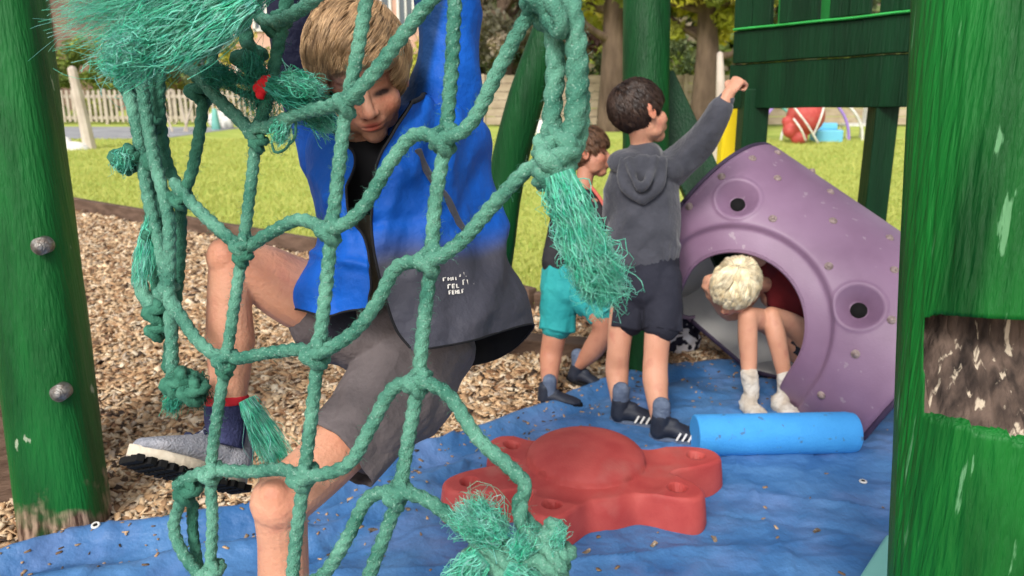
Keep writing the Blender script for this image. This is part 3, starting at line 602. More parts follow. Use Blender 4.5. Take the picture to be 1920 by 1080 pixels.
for ex, ey in ((182, 1003), (1618, 905)):
    q = G(ex, ey, .03); bm = bmesh.new(); z = tarp_z(q.x, q.y)+.004; nrm = Vector((0, -.3, 1)) if ex < 400 else Vector((0, 0, 1)); M = frame(Vector((q.x, q.y, z)), nrm, (1, 0, 0))
    pts = [M @ Vector((.009*math.cos(a), 0.001, .009*math.sin(a))) for a in np.linspace(0, 2*math.pi, 17)]; tube(bm, pts, .0035, sides=6, cap=False, smooth_n=0)
    eo = bm_obj('eyelet', bm, M_['white'], TA); bm = bmesh.new(); tube(bm, [M @ Vector((0, -.002, 0)), M @ Vector((0, .0005, 0))], .007, sides=12, smooth_n=0); bm_obj('eyelet_hole_shade', bm, M_['dark'], eo)  # black disc stands in for the shade in the eyelet opening
def crumbs(n):
    g = np.random.default_rng(5); pts = []
    while len(pts) < n:
        x = g.uniform(-1.6, 1.6); e_ = tarp_edge(x); y = e_-.03-abs(g.normal(0, .28 if g.random() < .7 else 1.0)); 
        if y > 1.1: pts.append((x, y, tarp_z(x, y)+.004))
    c_ = np.array(pts); L = g.uniform(.003, .009, n); W = L*g.uniform(.3, .7, n); yw = g.uniform(0, 6.28, n); ax_ = np.stack([np.cos(yw), np.sin(yw), g.normal(0, .2, n)], 1); ay_ = np.stack([-np.sin(yw), np.cos(yw), g.normal(0, .2, n)], 1); az_ = np.cross(ax_, ay_)
    v = np.stack([c_+ax_*(sx*L)[:, None]+ay_*(sy*W)[:, None]+az_*(sz*.0014) for sx, sy, sz in ((-1, -1, -1), (1, -.6, -1), (1, .7, -1), (-1, 1, -1), (-1, -1, 1), (1, -.6, 1), (1, .7, 1), (-1, 1, 1))], 1).reshape(-1, 3)
    q = np.array([[4, 5, 6, 7], [0, 1, 5, 4], [1, 2, 6, 5], [2, 3, 7, 6], [3, 0, 4, 7]]); f = (np.arange(n)[:, None, None]*8+q[None]).reshape(-1, 4)
    tag(np_mesh('wood_crumbs', v, f, M_['chip'], None, False, np.repeat(np.array([[.40, .27, .16]])*g.uniform(.15, 1.5, (n, 1)), 8, 0)), kind='stuff')
crumbs(650)
# scattered chips / dead leaves that lie on the tarp
FL = ['wood flake on the tarpaulin just below the red star piece', 'wood flake on the tarpaulin right of and below the red star piece', 'wood flake on the tarpaulin left of the red star piece', 'small dark wood flake between two hanging ropes on the tarpaulin', 'wood flake near the bottom rope knot on the tarpaulin', 'wood flake on the tarpaulin towards the right post', 'wood flake leftmost on the tarpaulin beside the bare shin']
for i, (ex, ey) in enumerate(((1225, 1035), (1340, 1012), (665, 905), (765, 962), (1100, 1046), (1530, 1000), (700, 1000))):
    q = G(ex, ey, .02); bm = bmesh.new(); M = frame(Vector((q.x, q.y, tarp_z(q.x, q.y)+.005)), (random.uniform(-1, 1), random.uniform(-1, 1), .1), (0, 0, 1)); box(bm, M, (0, 0, 0), (.010, .022, .004)); bmesh.ops.subdivide_edges(bm, edges=bm.edges[:], cuts=2)
    for v in bm.verts: v.co += noise.noise_vector(v.co*80)*.004
    tag(bm_obj('wood_flake', bm, M_['rotwood'], None, False), FL[i], 'wood flake', 'wood flakes fallen on the tarpaulin')
# ------------------------------------------------------------------ red six lobed stepping piece
def starfish():
    H = .105; hp = [(960, 830), (880, 901), (1035, 943), (1270, 912), (1305, 852)]; W = [G(a, b, .033+H) for a, b in hp]
    c = Vector((.224, 2.19, 0)); th = [math.atan2(p.y-c.y, p.x-c.x) for p in W]; rd = [math.hypot(p.x-c.x, p.y-c.y) for p in W]
    print('LOBES', [(round(math.degrees(a)), round(r, 3)) for a, r in zip(th, rd)])
    # the sixth lobe hides behind the dome
    th.append(R(82)); rd.append(.20)
    def rad(a):
        base = .200; v = 0
        for t_, r_ in zip(th, rd):
            d = (a-t_+math.pi) % (2*math.pi)-math.pi; R1 = r_+.075
            # lobe = circle radius .085 at distance r_ ; polar smooth
            v = max(v, 0); v += (R1-base)*math.exp(-(abs(d)/.27)**2.6)
        return base+v
    na, nr = 420, 130; V_ = []; dc = Vector((c.x-.0, c.y+.03, 0))
    for i in range(nr):
        f = i/(nr-1)
        for j in range(na):
            a = 2*math.pi*j/na; r_ = rad(a)*f; x, y = c.x+r_*math.cos(a), c.y+r_*math.sin(a); z = H
            e = rad(a)*(1-f); z -= max(0, .014-e)**2/.028
            q = math.hypot(x-dc.x, y-dc.y)/.180
            if q < 1: z += .070*math.sqrt(max(0, 1-q*q))**.9
            elif q < 1.5: z -= .007*math.sin((q-1)/.5*math.pi)
            for p in W:
                g = math.hypot(x-p.x, y-p.y)
                if g < .027: z -= .075*min(1, max(0, (.027-g)/.004))
            V_.append((x, y, z+.03))
    f = grid_faces(nr, na, True); k = len(V_); side = []
    for s, (z, o) in enumerate(((.09, .003), (.05, .008), (.012, .012), (-.012, .006))):
        for j in range(na):
            a = 2*math.pi*j/na; r_ = rad(a)+o; V_.append((c.x+r_*math.cos(a), c.y+r_*math.sin(a), z+.03 if s < 3 else .012))
    idx = np.arange(na); prev = (nr-1)*na+idx; fs = [f]
    for s in range(4):
        cur = k+s*na+idx; fs.append(np.stack([prev, np.roll(prev, -1), np.roll(cur, -1), cur], -1)); prev = cur
    o = np_mesh('stepping_piece', np.array(V_), np.concatenate(fs), M_['red'], None, True)
    return tag(o, 'red plastic star shaped stepping piece with domed middle and round holes on the tarpaulin', 'stepping piece')
starfish()
# ------------------------------------------------------------------ blue foam roller
a, b = G(1300, 852, .02), G(1600, 846, .02); rr = .5*76/F*pix(a)[2]*1.02; bm = bmesh.new(); d = (b-a).normalized()
a.z = b.z = .02+rr; ring = [(a, rr*.97), (a+d*.006, rr), (b-d*.03, rr), (b-d*.004, rr*.93), (b, rr*.80)]
prev = None
for p, r_ in ring:
    u = Vector((0, 0, 1)); s_ = u.cross(d); vs_ = [bm.verts.new(p+(u*math.cos(x)+s_*math.sin(x))*r_) for x in np.linspace(0, 2*math.pi, 49)[:-1]]
    if prev: [bm.faces.new((prev[i], prev[(i+1) % 48], vs_[(i+1) % 48], vs_[i])) for i in range(48)]
    else: bm.faces.new(vs_[::-1])
    prev = vs_
bm.faces.new(prev); bmesh.ops.recalc_face_normals(bm, faces=bm.faces)
simple('foam_roller', bm, M_['foam'], 'light blue foam roller lying on the tarpaulin right of the red star piece', 'foam roller', smooth=True, bevel=.004)
q0, q1, q2 = G(1660, 1000, .05), G(1606, 1085, .05), G(1700, 1300, .05); bm = bmesh.new(); pts = [(q0.x, q0.y), (q1.x, q1.y), (q1.x-.1, q1.y-.6), (q0.x+.7, q0.y-.8), (q0.x+.7, q0.y+.15)]
v0 = [bm.verts.new((x, y, .05)) for x, y in pts]; v1 = [bm.verts.new((x, y, .0+.045)) for x, y in pts]; v1 = [bm.verts.new((x, y, .02)) for x, y in pts]
bm.faces.new(v0[::-1]); bm.faces.new(v1); [bm.faces.new((v0[i], v0[(i+1) % 5], v1[(i+1) % 5], v1[i])) for i in range(5)]; bmesh.ops.recalc_face_normals(bm, faces=bm.faces)
simple('play_mat', bm, M_['aqua'], 'corner of a pale aqua vinyl mat on the tarpaulin beside the right post', 'mat', bevel=.012)
# ------------------------------------------------------------------ purple tunnel
def tunnel():
    Rr = .415; cen = P(1455, 514, 3.32); ax = V(.62, -.60, -.45).normalized()      # towards lower right, nearer
    toc = (CAM-cen); e1 = (toc-ax*toc.dot(ax)).normalized(); e2 = ax.cross(e1)                 # e1 faces the camera
    if e2.dot(UP) > 0: e2 = -e2                                                               # e2 = downwards around the side
    t = thing('play_tunnel', (cen.x, cen.y, 0), 'purple plastic play tunnel tilted on the tarpaulin with a large round opening', 'play tunnel')
    T0, T1 = -.35, .68; CUT = .53
    def uv(px, py):   # pixel -> (phi,t) on the near side
        r = FW+RT*((px-960)/F)-UP*((py-540)/F); o = CAM-cen; o1, o2, d1, d2 = o.dot(e1), o.dot(e2), r.dot(e1), r.dot(e2)
        A_, B_, C_ = d1*d1+d2*d2, 2*(o1*d1+o2*d2), o1*o1+o2*o2-Rr*Rr; D_ = max(0, B_*B_-4*A_*C_); s = (-B_-math.sqrt(D_))/(2*A_); q = o+r*s
        return math.atan2(q.dot(e2), q.dot(e1)), q.dot(ax)
    hp, ht = uv(1378, 600); hr = .268
    cones = [uv(1383, 371), uv(1611, 574)]
    def S(phi, tt, dr=0): return cen+ax*tt+(e1*math.cos(phi)+e2*math.sin(phi))*(Rr+dr)
    print('TUNNEL hole', hp, ht, 'cones', cones, 'bottom z', min(S(p, q).z for p in np.linspace(0, 6.28, 60) for q in (T0, T1)), pix(S(0.8, T1)))
    nphi, nt_ = 720, 300; ph = np.linspace(0, 2*math.pi, nphi, endpoint=False)-math.pi+.6; tt = np.linspace(T0, T1, nt_)
    PH, TT = np.meshgrid(ph, tt); s_ = (PH-hp)*Rr; x_ = TT-ht
    down = (s_ > 0) & (s_ < CUT); dist = np.where(down, np.abs(x_), np.hypot(s_, x_)); dist = np.where(s_ >= CUT, 9, dist)
    dr = -.022*(1/(1+np.exp(np.clip((dist-(hr+.095))/.004, -30, 30))))
    for cp, ct in cones:
        g = np.hypot((PH-cp)*Rr, TT-ct); dr -= np.clip((.078-g)/.045, 0, 1)**1.1*.055; dr += .004*np.exp(-((g-.086)/.008)**2)
    e = np.minimum(TT-T0, T1-TT); dr -= np.clip(.02-e, 0, .02)**2/.04
    # snap the opening edge
    near = np.zeros_like(dist, bool); k = 1.0
    TT = np.where(near, ht+x_*k, TT); 
    c_, s2 = np.cos(PH)[..., None], np.sin(PH)[..., None]; a = lambda v: np.array(v)
    Vv = a(cen)+TT[..., None]*a(ax)+(c_*a(e1)+s2*a(e2))*(Rr+dr)[..., None]
    Vv[..., 2] = np.where(Vv[..., 2] < .035, .035-.0*Vv[..., 2], Vv[..., 2])
    f = grid_faces(nt_, nphi, True); dead = (dist < hr).ravel()[f].any(1); rear = np.hypot(((PH+2.35+math.pi) % (2*math.pi)-math.pi)*Rr, TT-.16) < .26; dead |= rear.ravel()[f].any(1)  # rear opening, out of view, added to let light into the tunnel
    o = np_mesh('tunnel_shell', Vv.reshape(-1, 3), f[~dead], [M_['purple'], M_['pinner'], M_['pdark']], t, True)
    nrm = o.data.polygons[0].normal; outw = a(o.data.polygons[0].center)-a(cen)
    s = o.modifiers.new('s', 'SOLIDIFY'); s.thickness = .02; s.offset = -1; s.material_offset = 1; s.material_offset_rim = 2
    if float(np.dot(a(nrm), outw)) < 0: o.data.flip_normals()
    ring = [S(hp+CUT/Rr, ht-hr)]+[S(hp+s/Rr, ht-hr) for s in np.linspace(CUT-.04, .05, 12)]+[S(hp+hr*math.sin(x)/Rr, ht-hr*math.cos(x)) for x in np.linspace(0, -math.pi, 40)]+[S(hp+s/Rr, ht+hr) for s in np.linspace(.05, CUT, 12)]
    ring = [p-(p-cen-ax*(p-cen).dot(ax)).normalized()*.031 for p in ring]; bm = bmesh.new(); tube(bm, ring, (.008), ref=None, sides=8, smooth_n=2); bm_obj('opening_lip', bm, M_['purple'], t)
    for T_, nm in ((T0, 'rim'), (T1, 'rim')):    # thick dark bands closing both ends
        pts = [cen+ax*(T_+(.006 if T_ > 0 else -.006))+(e1*math.cos(x)+e2*math.sin(x))*(Rr-.012) for x in np.linspace(0, 2*math.pi, 97)]
        pts = [Vector((p.x, p.y, max(p.z, .03))) for p in pts]
        bm = bmesh.new(); tube(bm, pts, .010, sides=8, cap=False, smooth_n=0); bm_obj(nm, bm, M_['pdark'], t)
    bm = bmesh.new(); q = cen+ax*(T0+.03); tube(bm, [q, q+ax*.012], Rr-.016, sides=64, smooth_n=0, cap=False)
    for v in bm.verts: v.co.z = max(v.co.z, .034)
    bm_obj('end_wall', bm, M_['pinner'], t)
    for cp, ct in cones:
        bm = bmesh.new(); n_ = (e1*math.cos(cp)+e2*math.sin(cp)); q = cen+ax*ct+n_*(Rr-.062); tube(bm, [q, q+n_*.010], .0285, sides=20, smooth_n=0, cap=False); bm_obj('grip_hole_shade', bm, M_['dark'], t)  # black disc stands in for the shade inside the uncut hole
    for bx, by in ((1292, 387), (1449, 410), (1562, 414), (1668, 446), (1554, 499), (1677, 506), (1672, 600), (1604, 664), (1540, 741), (1411, 297), (1353, 331), (1458, 334), (1458, 287), (1557, 360), (1530, 312)):
        cp, ct = uv(bx, by); n_ = (e1*math.cos(cp)+e2*math.sin(cp)); q = cen+ax*ct+n_*Rr; M = frame(q, n_, ax); bm = bmesh.new()
        ell(bm, M, (0, 0, 0), (.0155, .009, .0155), 16); ell(bm, M, (0, .007, 0), (.009, .006, .009), 12); bm_obj('bolt', bm, M_['boltc'], t)
    return cen, ax, e1, e2, Rr
M_['boltc'] = mat('bolt_cap', (.36, .28, .26), (.20, .14, .13), 70, .4, .3, 200)
TUN = tunnel()
# ------------------------------------------------------------------ rope net
def dn(px): return float(np.interp(px, [200, 300, 480, 650, 830, 1045, 1100], [1.30, 1.24, 1.17, 1.10, 1.05, .98, .97]))
NET = thing('rope_net', (P(700, 1500, 1.1).x, 1.0, 0), 'knotted green rope climbing net hanging in front of the climbing blond boy', 'climbing net')
def NP(x, y, o=0.0): return P(x, y, dn(x)+o)
FZ = []
def strand(pts, r=.0108, m='rope', off=0, name='rope_strand'):
    FZ.append(([NP(p[0], p[1], off+(p[2] if len(p) > 2 else 0)) for p in pts], r))
    return rope(name, [NP(p[0], p[1], off+(p[2] if len(p) > 2 else 0)) for p in pts], r, M_[m], NET)
def knot(x, y, r=.0105, ax=(0, 1, 0), s=1.0, m='rope', off=0, seed=0, tail=True):
    """overhand-like lump: two crossing loops of rope round the crossing"""
    g = random.Random(int(x*7+y*13+seed)); c = NP(x, y, off); pts = []
    a1 = V(g.uniform(-.25, .25), 1, g.uniform(-.2, .2)).normalized(); a2 = V(.9, g.uniform(.3, .6), g.uniform(-.2, .3)).normalized()
    for ax_, k0, n_ in ((a1, 0, 11), (a2, 1.5, 12)):
        u = ax_.orthogonal().normalized(); v = ax_.cross(u)
        for i in range(n_):
            t = i/(n_-1); a = k0+t*6.9; rr = r*1.18*s; pts.append(c+(u*math.cos(a)+v*math.sin(a))*rr+ax_*(t-.5)*r*2.0*s)
    rope('knot', pts, r*.72*s, M_[m], NET, step=.003, sides=12)
V1 = [(480, 262), (470, 350), (456, 462), (441, 560), (424, 675), (404, 800), (395, 890), (398, 980), (392, 1100)]
V2 = [(694, -40), (668, 110), (650, 195), (637, 300), (622, 432), (609, 560), (597, 662), (584, 780), (570, 893), (556, 1000), (545, 1110)]
V3 = [(856, -60), (847, 120), (835, 262), (816, 380), (808, 490), (793, 620), (784, 718), (766, 820), (746, 930), (722, 1000), (680, 1110)]
strand(V1, .0092); strand(V2, .0102); strand(V3, .0102)
strand([(345, 122), (372, 142), (400, 175), (440, 215), (480, 243), (560, 213), (640, 192, -.012), (690, 150, -.01), (752, 70), (800, 10), (850, -50)], .0106)
strand([(322, 335), (342, 362), (395, 415), (455, 462), (500, 440), (560, 412), (622, 428, -.012), (678, 392, -.008), (735, 300), (780, 252), (835, 258, -.012), (885, 228), (940, 120), (990, 30), (1030, -10)], .0102)
strand([(300, 530), (325, 570), (372, 640), (424, 672), (500, 662), (560, 655), (600, 660, -.012), (660, 625), (705, 570), (745, 500), (808, 486, -.012), (862, 455), (930, 378), (990, 318), (1040, 298)], .0102)
strand([(325, 915), (360, 893), (398, 882), (470, 884), (530, 880), (570, 893, -.012), (650, 872), (695, 800), (735, 730), (784, 716, -.012), (840, 740), (895, 820), (960, 880), (985, 912), (972, 955), (1010, 1000), (1050, 1045)], .0102)
strand([(520, 1115), (600, 1082), (650, 1010), (690, 935), (746, 922, -.012), (805, 940), (868, 990), (930, 1040), (985, 1058), (1050, 1110)], .0102)
for x, y, s in ((482, 250, .95), (652, 195, 1.15), (456, 462, 1.0), (622, 432, 1.2), (835, 262, 1.25), (424, 675, 1.05), (598, 662, 1.25), (808, 490, 1.25), (398, 888, 1.0), (570, 895, 1.15), (784, 718, 1.15), (746, 928, 1.15), (940, 1050, 1.3)): knot(x, y, s=s)
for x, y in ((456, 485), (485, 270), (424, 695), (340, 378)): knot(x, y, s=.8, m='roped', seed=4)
# lower left loop
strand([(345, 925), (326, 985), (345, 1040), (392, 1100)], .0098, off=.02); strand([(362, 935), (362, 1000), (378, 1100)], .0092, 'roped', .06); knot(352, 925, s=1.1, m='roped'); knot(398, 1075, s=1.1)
# left cluster of bundled strands
LO = .03
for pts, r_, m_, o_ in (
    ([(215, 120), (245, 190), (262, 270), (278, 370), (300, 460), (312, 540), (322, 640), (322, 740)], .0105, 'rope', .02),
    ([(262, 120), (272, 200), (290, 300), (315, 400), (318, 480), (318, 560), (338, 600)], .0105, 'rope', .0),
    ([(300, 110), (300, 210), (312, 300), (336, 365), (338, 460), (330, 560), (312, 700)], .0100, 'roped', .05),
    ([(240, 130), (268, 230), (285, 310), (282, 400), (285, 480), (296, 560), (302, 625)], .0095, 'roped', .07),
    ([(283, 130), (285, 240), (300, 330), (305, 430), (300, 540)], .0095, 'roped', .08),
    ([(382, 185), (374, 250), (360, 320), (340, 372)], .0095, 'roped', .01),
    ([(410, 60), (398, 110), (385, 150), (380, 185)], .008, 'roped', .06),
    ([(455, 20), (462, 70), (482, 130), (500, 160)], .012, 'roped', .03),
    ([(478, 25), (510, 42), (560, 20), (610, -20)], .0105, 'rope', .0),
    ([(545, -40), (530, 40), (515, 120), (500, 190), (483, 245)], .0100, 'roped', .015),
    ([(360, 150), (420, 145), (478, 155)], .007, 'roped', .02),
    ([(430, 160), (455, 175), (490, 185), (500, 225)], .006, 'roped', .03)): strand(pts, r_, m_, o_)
for x, y, s, m_ in ((380, 172, 1.2, 'roped'), (400, 140, 1.1, 'roped'), (338, 372, 1.0, 'roped'), (520, 50, 1.1, 'roped'), (525, 45, 1.0, 'rope'), (238, 160, .9, 'roped'), (288, 235, .8, 'roped'), (300, 585, 1.2, 'roped'), (296, 620, 1.0, 'roped'), (315, 548, 1.0, 'rope'), (470, 110, 1.3, 'roped'), (285, 440, .8, 'roped'), (340, 720, 1.4, 'roped'), (365, 735, 1.2, 'roped')): knot(x, y, s=s, m=m_, off=.02)
strand([(290, 400), (268, 470), (262, 530), (285, 575), (300, 590)], .013, 'rope', .05); strand([(232, 300), (245, 290), (275, 300), (290, 320)], .015, 'roped', .03); knot(238, 300, s=1.3, m='roped')
strand([(545, 262), (535, 280), (515, 285), (508, 262)], .0022, 'roped', .01); strand([(555, 215), (553, 255), (540, 275)], .0022, 'roped', .01)
# right hanging bundle
BR_ = .0155
strand([(1030, -40), (1035, 40), (1042, 120), (1035, 220), (1030, 290)], BR_*.86, 'rope', .02)
strand([(1010, -40), (1062, -10), (1078, 60), (1082, 140), (1078, 220), (1062, 270), (1040, 300)], BR_*.92, 'rope', .0)
strand([(1085, 60, .02), (1092, 160, .02), (1092, 240, .02), (1075, 295, .01), (1048, 312, .0), (1030, 290, -.01)], BR_*.60, 'rope', .0)
strand([(990, 20, -.02), (1020, -8, -.03), (1045, 20, -.03), (1048, 60, -.02), (1020, 20, -.02)], .0115); knot(1025, 5, r=.014, s=1.3); knot(1045, 302, r=.014, s=1.35); knot(1040, 330, r=.013, s=1.2); knot(1030, 275, r=.012, s=1.1)
# bottom right knots
strand([(880, 1010), (930, 1040), (960, 1060), (1010, 1050), (1030, 1080)], .0108, off=-.02); knot(900, 1042, s=1.3); knot(955, 1062, s=1.2); knot(1050, 1050, s=1.2); knot(1035, 1000, s=1.0)
strand([(985, 940, -.01), (975, 975, -.02), (1000, 1010, -.02), (1035, 1040, -.02), (1062, 1075, -.02)], .009)
# frayed ends
def tassel(start, end, w0, w1, n, L, rad=.0007, wob=.012, freq=7, d0=None, d1=None, dep=.02, m='fray', spread=.25, M=16, name='frayed_end', shade=.45):
    a = P(start[0], start[1], d0 or dn(start[0])); b = P(end[0], end[1], d1 or dn(end[0])); ax = (b-a); LL = ax.length; ax.normalize(); s = FW.cross(ax).normalized()
    n = int(n*1.7); rad *= .68; q = rng.random(n)*np.clip(1-L/LL, 0, 1) if L < LL else np.zeros(n); lat = rng.normal(0, .42, n).clip(-1, 1); dp = rng.normal(0, .4, n)
    wd = (w0+(w1-w0)*q)/F*1.0; base = np.array(a)[None]+np.outer(q*LL, np.array(ax))+np.outer(lat*wd, np.array(s))+np.outer(dp*dep, np.array(FW))
    sp = (w1-w0)/F/LL; d = np.array(ax)[None]+np.outer(lat*sp*1.0+rng.normal(0, spread*.3, n), np.array(s))+np.outer(rng.normal(0, spread*.25, n), np.array(FW))
    ln = np.minimum(L, LL)*rng.uniform(.65, 1.08, n); return fibres(name, base, d, ln, rad, M_[m], NET, wob, freq, M, shade=shade)
tassel((1036, 318), (1108, 470), 16, 26, 800, .12, .0009, .005, 7, .97, .985, spread=.08, dep=.016)
tassel((1062, 385), (1136, 565), 24, 28, 1200, .095, .0009, .0055, 9, .975, .99, spread=.06, dep=.018)
tassel((1090, 430), (1136, 556), 28, 32, 700, .07, .0009, .006, 12, .975, .99, spread=.10, dep=.02)
tassel((1048, 325), (1120, 520), 26, 40, 300, .16, .0013, .004, 8, .955, .965, dep=.010, spread=.06)
tassel((1100, 470), (1144, 570), 26, 34, 160, .06, .0006, .009, 9, .97, .98, spread=.3)
tassel((540, -70), (205, 118), 34, 50, 1500, .24, .0009, .007, 4, 1.02, 1.07, dep=.022, spread=.06)
tassel((440, -20), (200, 130), 40, 46, 700, .13, .0012, .005, 5, 1.01, 1.06, dep=.015, spread=.05)
tassel((470, -80), (118, 30), 40, 50, 420, .25, .0007, .012, 5, 1.03, 1.07, dep=.03, spread=.12)
tassel((300, 60), (200, 140), 30, 34, 350, .06, .0009, .008, 7, 1.03, 1.07, dep=.03)
tassel((480, 0), (330, 120), 20, 24, 260, .12, .0012, .004, 5, 1.01, 1.04, dep=.015, spread=.05)
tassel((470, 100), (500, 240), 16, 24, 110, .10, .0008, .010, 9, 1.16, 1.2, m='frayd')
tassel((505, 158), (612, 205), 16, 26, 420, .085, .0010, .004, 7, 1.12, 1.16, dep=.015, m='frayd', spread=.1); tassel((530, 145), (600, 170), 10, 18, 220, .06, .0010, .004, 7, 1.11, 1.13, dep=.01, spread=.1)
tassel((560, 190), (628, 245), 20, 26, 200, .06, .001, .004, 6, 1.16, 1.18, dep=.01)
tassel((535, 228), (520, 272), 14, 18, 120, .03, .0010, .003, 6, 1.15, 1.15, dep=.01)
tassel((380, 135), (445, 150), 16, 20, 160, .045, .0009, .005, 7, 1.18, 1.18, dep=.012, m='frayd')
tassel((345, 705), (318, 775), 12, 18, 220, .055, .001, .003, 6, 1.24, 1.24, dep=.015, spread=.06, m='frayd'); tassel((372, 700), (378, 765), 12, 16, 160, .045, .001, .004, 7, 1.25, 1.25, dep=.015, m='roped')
tassel((462, 748), (520, 862), 16, 42, 500, .11, .0010, .003, 4, 1.30, 1.30, dep=.012, spread=.08, m='fray', shade=.6)
tassel((285, 400), (270, 540), 12, 22, 150, .09, .0011, .003, 5, 1.27, 1.27, dep=.01); tassel((232, 288), (228, 318), 14, 18, 120, .03, .001, .004, 6, 1.26, 1.26, dep=.01)
tassel((945, 1012), (868, 950), 16, 34, 420, .06, .0008, .006, 8, 1.0, 1.0, dep=.012, spread=.25)
tassel((965, 1040), (1005, 1000), 14, 26, 260, .04, .0009, .004, 7, .98, .98, dep=.015); tassel((1030, 1030), (1055, 990), 8, 16, 110, .035, .0008, .003, 7, .97, .97, dep=.01)
tassel((905, 1045), (855, 1095), 18, 34, 420, .06, .0010, .003, 6, .99, .99, dep=.02, spread=.08); tassel((950, 1064), (1020, 1100), 16, 30, 260, .06, .0009, .003, 6, .98, .98, dep=.02)
# red ribbon
bm = bmesh.new(); c = NP(497, 160, -.005); ell(bm, I4, c, (.012, .010, .012)); ell(bm, I4, c+V(-.008, -.004, 0), (.007, .008, .008)); ell(bm, I4, c+V(.007, .006, 0), (.009, .007, .007)); tube(bm, [c, c+V(-.006, -.014, -.002)], [.008, .006], sides=8)
rb = remesh(bm, .0025, 2); wrinkle(rb, .003, (90, 90, 90), 3); tag(link('ribbon', rb, M_['redrib']), 'bright red ribbon knotted round a rope near the top left', 'ribbon')

fb, fd = [], []
for pts, r_ in FZ:
    pp = crom(pts, step=.0012); fr = frames(pp)
    for p, (u, v, t) in zip(pp, fr):
        a = random.uniform(0, 6.28); nrm = u*math.cos(a)+v*math.sin(a); fb.append(p+nrm*r_*.85); fd.append((nrm*random.uniform(.3, 1)+t*random.uniform(-1.2, 1.2)).normalized())
fibres('loose_fibres', np.array([list(x) for x in fb]), np.array([list(x) for x in fd]), rng.uniform(.003, .009, len(fb)), .00028, M_['rope'], NET, .0012, 5, 5)
# ------------------------------------------------------------------ people
def head_parts(bm, M, neck=None):
    ell(bm, M, (0, -.012, .038), (.073, .090, .082), 28); ell(bm, M, (0, .022, -.03), (.058, .062, .062), 24); ell(bm, M, (0, .048, -.077), (.024, .027, .024), 18)
    for s in (-1, 1):
        ell(bm, M, (s*.034, .044, -.026), (.026, .030, .032)); ell(bm, M, (s*.026, .020, -.062), (.024, .032, .026))
        ell(bm, M, (s*.076, -.012, -.006), (.007, .018, .030)); ell(bm, M, (s*.080, -.020, .006), (.006, .013, .018))
    ell(bm, M, (0, .058, .045), (.050, .028, .034)); tube(bm, [M @ Vector(p) for p in ((0, .074, .018), (0, .085, -.004), (0, .097, -.026))], [.0075*M.median_scale, .009*M.median_scale, .0115*M.median_scale], sides=12)
    for s in (-1, 1): ell(bm, M, (s*.010, .088, -.030), (.008, .010, .007))
    ell(bm, M, (0, .072, -.050), (.026, .016, .020))
def face_ops(M):
    o = []
    for s in (-1, 1): o += [(M, (s*.031, .080, .006), (.017, .03, .012), (0, -.0085, 0)), (M, (s*.031, .072, .002), (.013, .03, .009), (0, .0055, 0)), (M, (s*.011, .10, -.036), (.004, .02, .003), (0, -.003, .002)), (M, (s*.078, -.008, -.004), (.02, .009, .014), (-s*.005, 0, 0))]
    o += [(M, (0, .09, -.0485), (.018, .03, .0045), (0, .0035, 0)), (M, (0, .09, -.0590), (.016, .03, .005), (0, .0042, 0)), (M, (0, .09, -.0535), (.020, .03, .0022), (0, -.0025, 0)), (M, (0, .09, -.068), (.018, .03, .005), (0, -.003, 0))]
    return o
def face_tints(M, closed=True):
    t = []  # dark nostril and mouth-line tints stand in for shade in those recesses
    for s in (-1, 1):
        t += [(M, (s*.031, .08, -.003), (.0165, .04, .0048), (.05, .03, .03), 1.7), (M, (s*.031, .08, -.013), (.016, .04, .005), (.86, .66, .62), .8), (M, (s*.032, .08, .007), (.018, .04, .008), (.80, .62, .58), .8), (M, (s*.032, .08, .024), (.020, .04, .0042), (.48, .33, .25), 1.0),
              (M, (s*.040, .07, -.030), (.022, .05, .018), (1.03, .76, .72), .9), (M, (s*.008, .10, -.0385), (.005, .03, .0035), (.25, .12, .10), 1.4), (M, (s*.080, -.01, 0), (.012, .03, .03), (1.0, .62, .55), .9)]
    t += [(M, (0, .09, -.049), (.0150, .04, .0040), (.88, .42, .42), 1.3), (M, (0, .09, -.0585), (.0135, .04, .0050), (.95, .44, .44), 1.3), (M, (0, .09, -.0535), (.018, .04, .0018), (.40, .15, .15), 1.2), (M, (0, .10, -.026), (.012, .03, .010), (1.0, .78, .74), .8)]
    return t
